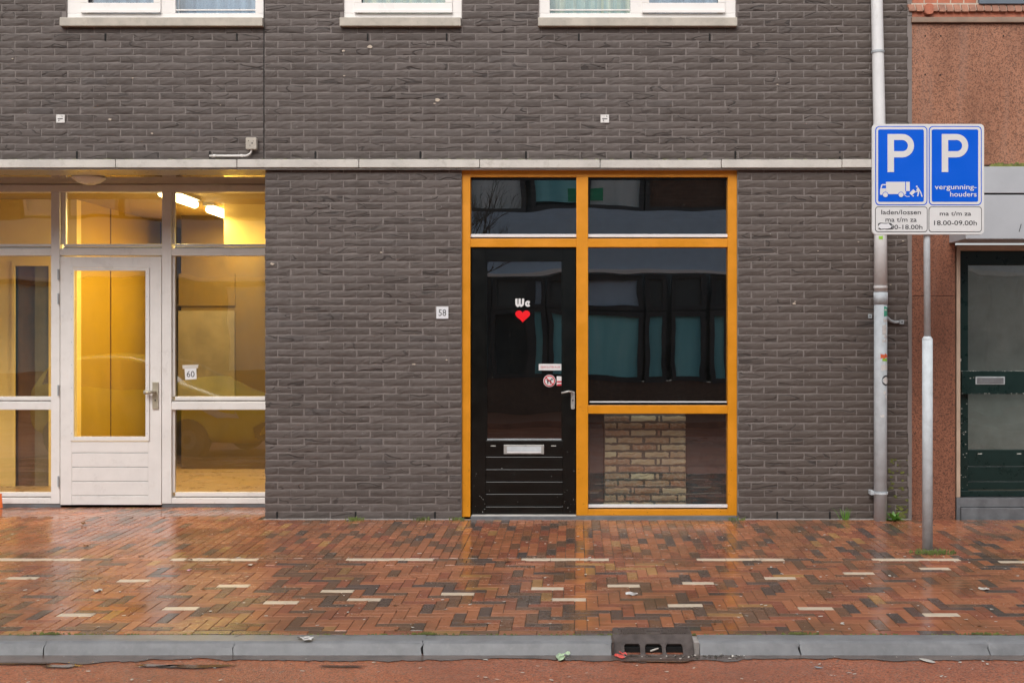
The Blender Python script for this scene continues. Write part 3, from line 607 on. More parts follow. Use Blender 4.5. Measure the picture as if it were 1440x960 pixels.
# stickers in the door glass
SY = GY-0.002
def zp(x, y): return px(710+x/19.2, SY), pz(410+y/19.2, SY)
st = thing('lettering_sticker', (px(735, SY), SY, pz(431, SY)), 'white We lettering on the black door glass above the red heart', 'sticker')
m = MB(); m.stroke([zp(*q) for q in ((310,188),(312,330),(324,366),(350,384),(378,366),(396,330),(398,188))], 0.0185, SY-0.0012, SY); m.build('letter_w_half', M['signwhite'], st)
m = MB(); m.stroke([zp(*q) for q in ((397,188),(400,330),(414,366),(440,384),(470,366),(488,330),(492,188))], 0.0185, SY-0.0016, SY-0.0003); m.build('letter_w_half', M['signwhite'], st)
m = MB(); cx_, cz_ = zp(624, 328); q = 54/19.2/sc(SY)
arc = [(cx_+q*math.cos(R(a)), cz_+q*math.sin(R(a))) for a in range(-38, -332, -14)]
m.stroke([ (p[0], p[1]) for p in arc[::-1]] , 0.0172, SY-0.0014, SY); m.stroke([arc[-1], (cx_, cz_-q*0.25)], 0.009, SY-0.0018, SY-0.0004); m.build('letter_e', M['signwhite'], st)
hp = []
for i in range(40):
    a = 2*math.pi*i/40; hp.append((px(735, SY)+16*math.sin(a)**3/16*0.0625, pz(443.6, SY)+(13*math.cos(a)-5*math.cos(2*a)-2*math.cos(3*a)-math.cos(4*a))/16*0.058))
m = MB(); n = len(hp); m.add([(px(735, SY), SY-0.001, pz(444, SY))]+[(x, SY-0.001, z) for x, z in hp], [(0, 1+(i+1) % n, 1+i) for i in range(n)])
one(m, 'heart_sticker', M['red'], 'red heart sticker on the black door glass', 'sticker')
st = thing('notice_sticker', (px(774, SY), SY, pz(520, SY)), 'white strip notice at the right edge of the black door glass', 'sticker')
bx('paper', M['signwhite'], st, px(757.6, SY), px(791, SY), SY-0.001, SY, pz(520.6, SY), pz(511.4, SY))
text('DEUR SLUITEN A.U.B.', px(760.5, SY), px(787.5, SY), pz(517.4, SY), pz(514.4, SY), SY-0.002, M['redline'], st)
st = thing('no_dogs_sticker', (px(772.7, SY), SY, pz(544, SY)), 'round no dogs sticker with red ring and diagonal bar', 'sticker')
cx_, cz_ = px(772.7, SY), pz(535.3, SY)
m = MB(); m.prism(circ(cx_, cz_, 0.052, 28), SY-0.001, SY); m.build('disc', M['signwhite'], st)
m = MB(); m.stroke([(cx_+0.043*math.cos(R(a)), cz_+0.043*math.sin(R(a))) for a in range(0, 361, 12)], 0.009, SY-0.003, SY-0.0015); m.stroke([(cx_-0.029, cz_+0.029), (cx_+0.029, cz_-0.029)], 0.008, SY-0.004, SY-0.0032); m.build('ring', M['redline'], st)
m = MB(); y0_, y1_ = SY-0.0023, SY-0.0012
m.prism([(cx_-0.020,cz_-0.006),(cx_+0.014,cz_-0.004),(cx_+0.018,cz_+0.010),(cx_+0.004,cz_+0.008),(cx_-0.018,cz_+0.008)], y0_, y1_)
m.prism([(cx_+0.013,cz_+0.0105),(cx_+0.03,cz_+0.008),(cx_+0.031,cz_+0.015),(cx_+0.020,cz_+0.021),(cx_+0.013,cz_+0.019)], y0_, y1_)
for lx in (-0.018, -0.011, 0.006, 0.012): m.prism([(cx_+lx-0.002,cz_-0.026),(cx_+lx+0.002,cz_-0.026),(cx_+lx+0.003,cz_-0.0062),(cx_+lx-0.003,cz_-0.0062)], y0_, y1_)
m.prism([(cx_-0.024,cz_+0.002),(cx_-0.0185,cz_+0.004),(cx_-0.0185,cz_+0.008),(cx_-0.028,cz_+0.012)], y0_, y1_); m.build('dog_silhouette', M['ink'], st)
st = thing('alarm_sticker', (px(786.5, SY), SY, pz(542, SY)), 'small grey and red sticker beside the no dogs sticker', 'sticker')
bx('grey_half', M['alu'], st, px(782.8, SY), px(791, SY), SY-0.001, SY, pz(542, SY), pz(529, SY))
for a, b in ((535.4, 537.6), (539.6, 542)): bx('red_stripe', M['redline'], st, px(783.2, SY), px(791, SY), SY-0.003, SY-0.0015, pz(b, SY), pz(a, SY))
# inside the shop
rm = thing('shop_interior', (0.25, 1.5, 0), 'dark shop room behind the black door and the orange framed glass', 'room')
m = MB(); xa, xb = px(650), px(1037)
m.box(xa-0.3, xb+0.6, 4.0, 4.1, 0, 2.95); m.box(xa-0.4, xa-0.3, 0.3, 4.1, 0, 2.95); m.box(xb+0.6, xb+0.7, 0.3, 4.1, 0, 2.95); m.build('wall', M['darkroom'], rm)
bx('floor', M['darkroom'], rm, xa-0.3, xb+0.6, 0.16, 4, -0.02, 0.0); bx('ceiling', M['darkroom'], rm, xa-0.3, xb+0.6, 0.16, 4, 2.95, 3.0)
BY = 0.30
bp = thing('brick_slip_panel', (px(906, BY), BY, 0.01), 'low panel of reclaimed tan bricks standing behind the lower shop window', 'brick panel')
zb_, zt_ = pz(714, BY), pz(574, BY)
bx('backing', M['limegrey'], bp, px(850, BY), px(963.8, BY), BY+0.006, BY+0.12, zb_-0.06, zt_)
SB = [brick_mesh(100+i, 0.2, 0.048, M['stripbrick'], 2.6) for i in range(6)]
c7 = 1299/230.0
rows = [[(172,362),(385,575),(597,612),(628,813)], [(175,262),(278,470),(492,680),(694,813)], [(175,362),(385,575),(592,610),(628,813)], [(175,262),(280,470),(495,682),(694,813)],
        [(175,370),(392,575),(592,608),(628,813)], [(175,262),(276,465),(497,678),(694,813)], [(175,368),(385,568),(585,608),(628,813)], [(177,262),(284,480),(490,680),(694,813)],
        [(175,362),(382,562),(580,602),(630,815)], [(178,270),(284,474),(494,684),(696,815)], [(182,366),(386,402),(416,604),(630,815)], [(176,260),(274,322),(340,530),(550,742),(757,815)], [(165,370),(385,560),(580,815)]]
for j, row in enumerate(rows):
    zc_ = pz(570+(105+57.2*j)/c7, BY)-0.02
    for a, b in row:
        x0_, x1_ = px(820+a/c7, BY), px(820+b/c7, BY)
        me, vs, fs = random.choice(SB); o = link('brick', me, bp, ((x0_+x1_)/2, BY-0.004+random.uniform(-0.003, 0.003), zc_)); o.scale = ((x1_-x0_)/0.2, 1, 0.92)
one((lambda m: (m.box(px(829, 0.34), px(848, 0.34), 0.34, 0.9, 0.0, pz(603, 0.34)), m)[1])(MB()), 'low_cabinet', M['darkpanel'], 'dark grey cabinet beside the tan brick panel behind the glass', 'cabinet', bevel=0.004)
one((lambda m: (m.box(px(966, 0.34), px(1030, 0.34), 0.42, 0.9, 0.0, pz(622, 0.34)), m)[1])(MB()), 'low_counter', M['darkpanel'], 'dark low counter right of the tan brick panel behind the glass', 'counter', bevel=0.004)

# ------------------------------------------------------------ recessed hallway front
HY = RD
ZS = 2.938
fr = thing('hallway_window', (px(190, HY), HY, g(HY)), 'white painted hallway frame with yellow lit glass in the recess', 'window frame')
def hb(m, x0, x1, y0, y1, a=HY, b=HY+0.11): m.box(px(x0, HY), px(x1, HY), a, b, pz(y1, HY), pz(y0, HY))
m = MB()
hb(m, 71.5, 84, 269.8, 708); hb(m, 227.5, 241, 269.8, 708); hb(m, -900, 411.2, 259.6, 269.8); hb(m, 402, 411.2, 269.8, 708)
for a, b in ((-160, 71.5), (241, 402)):
    hb(m, a, b, 349.5, 359.5, HY+0.002); hb(m, a, b, 565, 576, HY+0.002); hb(m, a, b, 700, 708, HY+0.002)
hb(m, 84, 227.5, 349.5, 359.2, HY+0.002); hb(m, -172, -160, 269.8, 708); hb(m, -400, -172, 349.5, 359.5, HY+0.002); hb(m, -400, -172, 565, 576, HY+0.002); hb(m, -400, -172, 700, 708, HY+0.002)
m.build('frame', M['white'], fr, bevel=0.004)
for a, b in ((-160, 71.5), (84, 227.5), (241, 402), (-400, -172)):
    w0, w1 = (a+4 if a > 0 else a), b
    bx('transom_bead', M['alu'], fr, px(w0, HY), px(w1, HY), HY+0.02, HY+0.07, pz(346.5, HY), pz(343, HY), bevel=0.002)
    bx('transom_drip', M['zinc'], fr, px(w0, HY), px(w1, HY), HY+0.012, HY+0.07, pz(349.5, HY), pz(347.4, HY))
    bx('pane', M['glassw'], fr, px(a, HY), px(b, HY), HY+0.06, HY+0.07, pz(345, HY), pz(269, HY))
    if a == 84: continue
    bx('glazing_bead', M['white'], fr, px(w0, HY), px(b, HY), HY+0.02, HY+0.06, pz(562.6, HY), pz(557.6, HY), bevel=0.002)
    bx('glazing_bead', M['white'], fr, px(w0, HY), px(b, HY), HY+0.02, HY+0.06, pz(698, HY), pz(692.5, HY), bevel=0.002)
    for q in ((562.6, 565), (698, 700)):
        m = MB(); hb(m, a, b, *q, HY+0.03, HY+0.06); m.build('rebate', M['concrete'], fr)
    bx('pane', M['glassw'], fr, px(a, HY), px(b, HY), HY+0.06, HY+0.07, pz(565, HY), pz(359, HY)); bx('pane', M['glassw'], fr, px(a, HY), px(b, HY), HY+0.06, HY+0.07, pz(700, HY), pz(576, HY))
m = MB(); hb(m, 241, 244.2, 359.5, 557.6, HY+0.03, HY+0.06); hb(m, 241, 244.2, 576, 692.5, HY+0.03, HY+0.06); hb(m, 241, 244.2, 269.8, 343, HY+0.03, HY+0.06); hb(m, 84, 90.5, 269.8, 343, HY+0.03, HY+0.06); m.build('side_bead', M['white'], fr, bevel=0.002)
bx('kick_sill', M['bluestone'], fr, px(-900, HY), px(411.2, HY), HY+0.01, HY+0.12, g(HY)-0.05, pz(708.3, HY))
m = MB()
for i in range(60):
    x = random.choice([random.uniform(-20, 70), random.uniform(242, 370)]); y = random.choice([random.uniform(699, 707), random.uniform(562, 565), random.uniform(697.5, 700)]); q = random.uniform(0.001, 0.004)
    m.add([(px(x, HY)-q*2, HY-0.0008, pz(y, HY)), (px(x, HY), HY-0.0008, pz(y, HY)-q*0.7), (px(x, HY)+q*2, HY-0.0008, pz(y, HY)+q*0.3), (px(x, HY), HY-0.0008, pz(y, HY)+q*0.6)], [(0,1,2,3)])
m.build('frame_grime', M['sill'], fr, kind='stuff')
D = thing('hallway_door', (px(155, HY), HY, g(HY)), 'white glazed door with a knob and grooved lower panel in the recess', 'door')
EY = HY-0.006
def eb(m, x0, x1, y0, y1, a=EY, b=EY+0.055): m.box(px(x0, EY), px(x1, EY), a, b, pz(y1, EY), pz(y0, EY))
m = MB(); eb(m, 84.8, 101, 361, 709.5); eb(m, 208.3, 226.8, 361, 709.5); eb(m, 101, 208.3, 361, 376); eb(m, 101, 208.3, 620, 636); m.build('door_leaf', M['white'], D, bevel=0.002)
for a, b in ((636.9, 656.2), (657, 676.2), (677, 696.2), (697, 709.5)):
    m = MB(); eb(m, 101, 208.3, a, b, EY+0.0015); m.build('board', M['white'], D, bevel=0.003)
m = MB(); eb(m, 101, 208.3, 635.9, 709, EY+0.008, EY+0.05); m.build('groove_backing', M['zinc'], D)
m = MB()
eb(m, 99, 104.5, 376.5, 619.5, EY-0.012, EY); eb(m, 205.2, 210.5, 376.5, 619.5, EY-0.012, EY); eb(m, 104.5, 205.2, 376.5, 380.8, EY-0.011, EY); eb(m, 104.5, 205.2, 613.5, 619.5, EY-0.011, EY)
m.build('glazing_bead', M['white'], D, bevel=0.002)
m = MB()
for k in range(8):
    for x in (101.5, 207.5): m.prism(circ(px(x, EY), pz(385+k*32, EY), 0.004, 8), EY-0.0135, EY-0.012)
m.build('bead_screws', M['zinc'], D, kind='stuff')
bx('pane', M['glassw'], D, px(101, HY), px(208.3, HY), HY+0.02, HY+0.03, pz(620, HY), pz(376, HY))
m = MB(); m.prism(rrect(px(214.8, EY), px(223.2, EY), pz(575, EY), pz(537, EY), 0.003), EY-0.012, EY); hd = m.build('handle_plate', M['brass'], D, bevel=0.002)
m = MB(); m.lathe((px(218.5, EY), 0, pz(550.5, EY)), [(0.001, EY-0.06), (0.012, EY-0.06), (0.012, EY-0.012)], 12, 'Y'); m.tube([(px(219.5, EY), EY-0.058, pz(550.5, EY)), (px(211, EY), EY-0.062, pz(551, EY)), (px(206.5, EY), EY-0.06, pz(550.8, EY))], [0.012, 0.019, 0.021], 12); m.build('knob', M['brass'], hd, smooth=True)
m = MB(); m.prism(circ(px(219, EY), pz(562.5, EY), 0.007), EY-0.0145, EY-0.0125); m.build('keyhole', M['slot'], hd)
for y in (386, 420, 548.5, 676.5):
    m = MB(); m.tube([(px(82.4, EY), EY-0.008, pz(y-7.5, EY)), (px(82.4, EY), EY-0.008, pz(y+7.5, EY))], 0.008, 8); m.build('hinge', M['zinc'], D)
bx('bottom_seal', M['slot'], D, px(84.8, HY), px(227, HY), HY+0.01, HY+0.05, g(HY)-0.02, pz(709.6, HY))
m = MB(); m.box(-7.2, PX0, 0.02, HY+0.12, ZS, ZS+0.08); one(m, 'soffit', M['soffit'], 'glossy soffit panel over the recessed hallway entrance', 'soffit')
dm = thing('ceiling_lamp', (px(125, 0.45), 0.45, ZS), 'round white dome lamp under the soffit above the hallway door', 'ceiling lamp')
m = MB(); m.lathe((px(125, 0.45), 0.45, ZS), [(0.136, -0.012), (0.125, -0.024), (0.095, -0.046), (0.05, -0.062), (0.001, -0.068)], 32); m.build('dome', M['dome'], dm, smooth=True)
m = MB(); m.lathe((px(125, 0.45), 0.45, ZS), [(0.001, -0.001), (0.138, -0.001), (0.14, -0.013), (0.1, -0.013)], 32); m.build('base', M['white'], dm, smooth=True)
# the 60 card
CYY = HY+0.056
cd = thing('number_card', (px(268, CYY), CYY, pz(534, CYY)), 'white card with the number 60 taped inside the hallway glass', 'house number')
m = MB(); m.prism([(px(260.5, CYY), pz(534, CYY)), (px(276.5, CYY), pz(532.8, CYY)), (px(276, CYY), pz(515, CYY)), (px(259.5, CYY), pz(516, CYY))], CYY-0.001, CYY); m.build('card', M['plate'], cd)
m = MB(); m.prism([(px(257, CYY), pz(518.5, CYY)), (px(278.5, CYY), pz(517.5, CYY)), (px(279.2, CYY), pz(512.4, CYY)), (px(256.6, CYY), pz(513.2, CYY))], CYY-0.003, CYY-0.0015); m.build('tape', M['ledge'], cd)
text('60', px(262.8, CYY), px(273.6, CYY), pz(530, CYY), pz(521.5, CYY), CYY-0.0022, M['ink'], cd)
# hallway behind the glass
hr = thing('hallway_interior', (-4.3, 3, g(HY)), 'yellow lit hallway behind the recessed glass front', 'room')
FZ = g(HY)+0.02; CZ = 2.96
bx('floor', M['tile'], hr, -7.2, -2.35, HY+0.12, 6.2, FZ-0.05, FZ); bx('ceiling', M['ceil'], hr, -7.2, -2.35, HY+0.13, 6.2, CZ, CZ+0.05)
FW = 2.2; XW = px(108, FW)
m = MB(); d0, d1 = px(22, FW), px(70, FW); dt = pz(374, FW)
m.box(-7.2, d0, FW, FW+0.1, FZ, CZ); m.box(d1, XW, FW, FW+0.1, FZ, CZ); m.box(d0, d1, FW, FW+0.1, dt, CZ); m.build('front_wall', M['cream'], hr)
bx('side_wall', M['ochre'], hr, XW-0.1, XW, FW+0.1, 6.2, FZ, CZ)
m = MB()
for yy in (3.02, 4.5): m.box(XW, XW+0.006, yy, yy+0.02, FZ, CZ)
m.build('panel_joint', M['brownwood'], hr)
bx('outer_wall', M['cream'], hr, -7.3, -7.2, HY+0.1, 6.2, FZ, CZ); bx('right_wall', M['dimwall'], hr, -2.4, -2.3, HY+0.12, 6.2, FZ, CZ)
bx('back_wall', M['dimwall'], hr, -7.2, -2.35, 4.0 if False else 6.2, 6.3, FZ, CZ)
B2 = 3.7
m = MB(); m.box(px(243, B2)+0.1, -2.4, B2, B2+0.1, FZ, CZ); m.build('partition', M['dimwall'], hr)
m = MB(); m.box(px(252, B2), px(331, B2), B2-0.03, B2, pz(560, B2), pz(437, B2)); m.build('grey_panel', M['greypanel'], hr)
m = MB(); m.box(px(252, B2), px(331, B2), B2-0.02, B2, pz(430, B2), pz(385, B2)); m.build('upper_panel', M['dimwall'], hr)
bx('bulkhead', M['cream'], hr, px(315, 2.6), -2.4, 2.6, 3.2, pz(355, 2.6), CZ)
df = MB(); df.box(d0-0.03, d0, FW-0.02, FW+0.1, FZ, dt+0.05); df.box(d1-0.003, d1+0.03, FW-0.02, FW+0.1, FZ, dt+0.05); df.box(d0, d1-0.003, FW-0.02, FW+0.1, dt, dt+0.05); df.build('inner_door_frame', M['cream'], hr)
bx('inner_door', M['brownwood'], hr, d0, px(49, FW), FW+0.04, FW+0.08, FZ, dt)
bx('pilaster', M['greypanel'], hr, px(49, FW), d1-0.003, FW+0.0, FW+0.08, FZ, dt)
for k, (ya, yb) in enumerate(((1.08, 2.02), (2.42, 3.5))):
    lp = thing('tube_lamp', (-3.9, (ya+yb)/2, CZ), ('lit tube lamp on the hallway ceiling, nearest the glass', 'lit tube lamp on the hallway ceiling, farther in beside the cream bulkhead')[k], 'ceiling lamp', 'tube lamps along the hallway ceiling')
    bx('housing', M['white'], lp, -3.96, -3.84, ya, yb, CZ-0.035, CZ)
    m = MB(); m.tube([(-3.9, ya+0.02, CZ-0.075), (-3.9, yb-0.02, CZ-0.075)], 0.04, 12); m.build('tube', M['lamp'], lp)
    ld = bpy.data.lights.new('lamp_light', 'AREA'); ld.shape = 'RECTANGLE'; ld.size = 0.12; ld.size_y = yb-ya; ld.energy = 56; ld.color = (1.0, 0.74, 0.27)
    lo = bpy.data.objects.new('lamp_light', ld); C.objects.link(lo); lo.location = (-3.9, (ya+yb)/2, CZ-0.13)

# ------------------------------------------------------------ small things on the wall
st = thing('house_number', (px(622), 0, pz(448)), 'small white square plate with the number 58 beside the orange frame', 'house number')
m = MB(); m.prism(rrect(px(613.8), px(630.6), pz(448), pz(431), 0.002), -0.010, -0.003); m.build('plate', M['plate'], st)
text('58', px(617), px(627.6), pz(444.2), pz(435), -0.0108, M['ink'], st)
for a, lab in ((85, 'small grey fixing plate on the dark wall below the far left upper window'), (850, 'small grey fixing plate on the dark wall below the upper window over the orange frame')):
    st = thing('fixing_plate', (px(a+.5), 0, pz(174)), lab, 'fixing plate', 'fixing plates on the dark brick wall')
    m = MB(); m.box(px(a-5.5), px(a+6.5), -0.008, -0.003, pz(173), pz(161.5)); m.build('plate', M['stk_white'], st, bevel=0.001)
    m = MB(); m.box(px(a-3), px(a+4), -0.010, -0.0082, pz(168), pz(167)); m.box(px(a-2), px(a-1), -0.010, -0.0082, pz(171), pz(169)); m.prism(circ(px(a+3), pz(164), 0.004, 8), -0.0102, -0.0082); m.build('marking', M['ink'], st)
jb = thing('junction_box', (px(354), 0, pz(211)), 'small white junction box with a conduit running left above the ledge', 'junction box')
m = MB(); m.prism(rrect(px(346.3, -0.03), px(361.5, -0.03), pz(210.5, -0.03), pz(194, -0.03), 0.01), -0.05, 0.0); m.build('box', M['sill'], jb, bevel=0.004, label='scuffed off-white box')
m = MB(); m.tube([(px(355), -0.025, pz(211)), (px(354.6), -0.025, pz(213.6)), (px(352.8), -0.025, pz(216.9)), (px(349.5), -0.025, pz(219)), (px(345.5), -0.025, pz(219.8)), (px(320), -0.025, pz(219.9)), (px(296), -0.025, pz(219.9))], 0.0085, 10); m.build('conduit', M['upvc'], jb, smooth=True)
for x in (303, 341): 
    m = MB(); m.tube([(px(x-1.6), -0.025, pz(219.9)), (px(x+1.6), -0.025, pz(219.9))], 0.0115, 10); m.build('clip', M['upvc'], jb)
m = MB()
for a, b, c in ((352, 199.5, 0.004), (357, 203, 0.006), (354, 206, 0.004), (358.5, 200, 0.003)): m.prism(circ(px(a), pz(b), c, 8), -0.0515, -0.0502)
m.build('grime', M['ink'], jb, kind='stuff')
# old paint drips and mortar splashes on the wall
m = MB()
for x, y, r in ((383, 371, 0.022), (483, 72, 0.016), (536, 355, 0.012), (520, 66, 0.028), (615, 141, 0.03), (611, 146, 0.012), (1117, 427, 0.02), (1118, 424, 0.01), (628, 506, 0.014), (582, 512, 0.018), (484, 107, 0.013), (310, 148, 0.008), (1270, 339, 0.012), (1252, 400, 0.01), (1262, 366, 0.008), (1150, 353, 0.008), (1207, 340, 0.01), (1093, 119, 0.012), (18, 83, 0.012), (187, 110, 0.01), (214, 188, 0.014), (155, 168, 0.02)):
    pts = [(px(x)+r*random.uniform(0.5, 1)*math.cos(a), -0.005, pz(y)+r*random.uniform(0.25, 0.6)*math.sin(a)) for a in [i*0.7 for i in range(9)]]
    m.add(pts, [tuple(range(9))])
tag(m.build('paint_splashes', M['limemortar'], None, (0,0,0)), 'pale flecks of old paint and mortar scattered over the dark brick', 'paint flecks', kind='stuff')

# downpipe
dp = thing('downpipe', (px(1238), -0.07, 0), 'white and galvanised rainwater downpipe with torn stickers on the dark wall', 'downpipe')
PY = -0.075
pts_up = [(px(1232.5, PY), PY, ZT), (px(1233, PY), PY, pz(0, PY)), (px(1236.6, PY), PY, pz(175, PY)), (px(1238.2, PY), PY, pz(330, PY)), (px(1238.5, PY), PY, pz(410.5, PY))]
m = MB(); m.tube(pts_up, [0.048, 0.048, 0.050, 0.053, 0.055], 24); m.build('plastic_pipe', M['pvc'], dp, smooth=True)
m = MB(); m.tube([(px(1238.5, PY), PY, pz(411, PY)), (px(1238.5, PY), PY, pz(428, PY))], 0.0575, 24); m.build('socket', M['galv'], dp, smooth=True)
m = MB(); m.tube([(px(1238.4, PY), PY, pz(428, PY)), (px(1238.2, PY), PY, pz(560, PY)), (px(1238, PY), PY, -0.01)], [0.054, 0.054, 0.053], 24); m.build('steel_pipe', M['galv'], dp, smooth=True)
for y, r, mt in ((73.5, 0.054, 'zinc'), (403.5, 0.0565, 'pvc'), (692.5, 0.060, 'galv')):
    xx = px(1234.4 if y < 100 else 1238.3, PY); m = MB(); m.tube([(xx, PY, pz(y-1.6, PY)), (xx, PY, pz(y+1.6, PY))], r, 24); m.build('pipe_clamp', M[mt], dp, smooth=False)
    if y > 600: bx('clamp_lug', M['galv'], dp, xx-0.085, xx-0.058, PY-0.01, PY+0.07, pz(y+3, PY), pz(y-3, PY), bevel=0.003)
def pipe_sticker(y0, y1, a0, a1, mat, nm='sticker', jag=0.0, r=0.0552):
    m = MB(); n = 7; vs = []
    for k in range(n+1):
        a = R(a0+(a1-a0)*k/n)
        for y in (y0, y1):
            yy = y+random.uniform(-jag, jag); vs.append((px(1238.2, PY)+r*math.sin(a), PY-r*math.cos(a), pz(yy, PY)))
    m.add(vs, [(2*k, 2*k+1, 2*k+3, 2*k+2) for k in range(n)]); m.build(nm, mat, dp, smooth=True)
pipe_sticker(333, 337, -30, 5, M['stk_lime'], jag=0.6, r=0.0545)
pipe_sticker(431.5, 444.5, 15, 70, M['stk_green'], jag=0.8); pipe_sticker(434.5, 437, 20, 45, M['stk_white'], r=0.056)
for a in ((449, 452, 8, 60), (457, 470, 0, 45), (471, 475.5, 15, 60), (477, 481, 0, 50), (512.5, 521, -10, 65), (550, 553, 10, 40), (555, 559, 30, 50), (583, 585.5, -20, 20)): pipe_sticker(*a, M['stk_white'], jag=1.3)
pipe_sticker(497.5, 503.5, -15, 60, M['stk_red'], jag=1.5); pipe_sticker(503.8, 507.5, 0, 55, M['stk_lime'], jag=1.0)
m = MB(); vs = []
for rr, mt in ((1.0, 'ink'), (0.7, 'stk_white')):
    m = MB(); n = 18; vs = [(px(1238.2, PY)+(0.0556+0.0006*(1-rr)*3)*math.sin(R(38)), PY-(0.0556+0.0006*(1-rr)*3)*math.cos(R(38)), pz(534.5, PY))]
    for k in range(n):
        t_ = 2*math.pi*k/n; a = R(38)+rr*0.75*math.cos(t_); r_ = 0.0556+0.0006*(1-rr)*3
        vs.append((px(1238.2, PY)+r_*math.sin(a), PY-r_*math.cos(a), pz(534.5, PY)+rr*0.044*math.sin(t_)))
    m.add(vs, [(0, 1+(k+1) % n, 1+k) for k in range(n)]); m.build('round_sticker', M[mt], dp)
m = MB(); m.tube([(px(1247, PY), PY+0.02, pz(445, PY)), (px(1254, PY), -0.03, pz(450.5, PY)), (px(1261, PY), -0.02, pz(453, PY)), (px(1267, PY), -0.02, pz(452.5, PY))], [0.012, 0.013, 0.012, 0.011], 8)
m.prism(rrect(px(1264), px(1269.8), pz(455.6), pz(449.8), 0.004), -0.03, -0.003); m.build('bracket', M['zinc'], dp)
m = MB(); m.prism(rrect(px(1220.6), px(1225.6), pz(447.4), pz(441.6), 0.004), -0.012, 0.0); m.build('wall_bolt', M['zinc'], dp)
for q in ((1223, 444.6, -0.0122), (1267, 452.8, -0.0302)): m = MB(); m.prism(circ(px(q[0]), pz(q[1]), 0.006, 10), q[2]-0.002, q[2]); m.build('bolt_hole', M['ink'], dp)

# ------------------------------------------------------------ neighbouring house
NX = px(1281.5)
nb = thing('granite_shopfront', (NX+1.2, 0.1, 0), 'neighbouring front of red speckled granite with pale fascia and brick ledge', 'building front')
NE = NX+3.2
bx('granite_panel', M['terrazzo'], nb, NX, NE, 0.0, 0.2, pz(232), pz(33.5), bevel=0.003)
bx('granite_pillar', M['terrazzo2'], nb, NX, px(1343.5), 0.0, 0.3, -0.03, pz(416.6), bevel=0.002); bx('granite_pillar', M['terrazzo2'], nb, NX, px(1343.5), 0.0, 0.3, pz(416.0), pz(232.5), bevel=0.002)
bx('trim_strip', M['trim'], nb, NX-0.004, NE, -0.03, 0.1, pz(31.5, -0.03), pz(24, -0.03), bevel=0.004)
bx('shadow_gap', M['slot'], nb, NX, NE, 0.01, 0.1, pz(33.5), pz(31.5))
m = MB(); m.box(NX, NE, 0.0, 0.2, pz(24), pz(17)); m.build('trim_backing', M['redbrick'], nb)
m = MB(); m.box(NX-0.004, NE, -0.018, 0.2, pz(15.5), pz(5.6)); m.box(NX, NE, 0.004, 0.2, pz(5.6), ZT); m.build('pale_joint', M['limemortar'], nb)
x = 1278.2; i = 0
while x < 1440+330:
    dz = random.uniform(-0.004, 0.002)
    m = MB(); a, b = px(x+0.6, -0.03), px(x+9.8, -0.03); m.add([(a,-0.03,pz(16,-0.03)+dz),(b,-0.03,pz(16,-0.03)+dz),(b,0.05,pz(16,-0.03)+dz),(a,0.05,pz(16,-0.03)+dz),(a-0.012,-0.024,pz(6.2,-0.03)),(b-0.012,-0.024,pz(6.2,-0.03)),(b-0.012,0.05,pz(5.2,-0.03)),(a-0.012,0.05,pz(5.2,-0.03))], [(0,3,2,1),(4,5,6,7),(0,1,5,4),(1,2,6,5),(2,3,7,6),(3,0,4,7)])
    m.build('ledge_brick', M['solbrick'], nb, bevel=0.003); x += 10.7; i += 1
m = MB(); m.prism(rrect(px(1298.5), px(1310.5), pz(22.5), pz(7.5), 0.025), -0.05, 0.0); m.build('roof_tile_chip', M['redbrick'], nb, bevel=0.004)
for n in range(14):
    z0_ = pz(4.8)+n*0.062; xx = NX-0.12*(n % 2)
    while xx < px(1374.5 if z0_ < ZT else 1374):
        a, b = max(xx, NX), min(xx+0.108, px(1374.5))
        if b-a > 0.03: bx('red_brick', M['redbrick'], nb, a+0.004, b-0.004, 0.0+random.uniform(-0.002, 0.002), 0.05, z0_, z0_+0.053, bevel=0.003)
        xx += 0.111
bx('upper_sill', M['bluegrey'], nb, px(1375), NE, -0.04, 0.1, pz(5.5, -0.04), pz(-20, -0.04), bevel=0.003)
bx('dark_gap', M['slot'], nb, px(1376), NE, -0.02, 0.1, pz(6.3), pz(5.0))
m = MB()
for x, y in ((1301, 51), (1323, 51), (1301, 105), (1322, 106), (1411, 51)): m.prism(circ(px(x), pz(y), 0.0075, 10), -0.0012, 0.0)
m.build('drill_hole', M['slot'], nb)
FYY = -0.58
fx0 = px(1358, FYY); 
FYY = -0.40
m = MB(); fx0 = px(1358, FYY); xb0 = fx0
m.box(fx0, NE, FYY, -0.003, pz(336, FYY), pz(274, FYY)); m.build('fascia_box', M['fascia'], nb, bevel=0.004)
m = MB(); m.box(fx0, NE, FYY-0.004, -0.004, pz(271.5, FYY), pz(234.5, FYY)); m.build('fascia_cap', M['fascia'], nb, bevel=0.003)
m = MB(); m.box(fx0+0.005, NE, FYY+0.01, -0.005, pz(274, FYY), pz(271.5, FYY)); m.build('fascia_gap', M['slot'], nb)
m = MB(); m.stroke([(px(1436, FYY), pz(315, FYY)), (px(1433, FYY), pz(326, FYY))], 0.006, FYY-0.002, FYY-0.0005); m.build('scratch', M['ink'], nb)
m = MB()
for i in range(220):
    x = px(random.uniform(1384, 1445), -0.2); r = random.uniform(0.006, 0.03); zb = pz(234.8, FYY); yy = random.uniform(-0.39, -0.25); r *= 1.2
    m.add([(x-r,yy,zb),(x+r,yy,zb),(x+r*0.4,yy+0.02,zb+r*random.uniform(0.4,1.6)),(x-r*0.4,yy+0.02,zb+r*random.uniform(0.4,1.6))], [(0,1,2,3)])
m.build('moss', M['moss'], nb, kind='stuff')
NY = 0.10
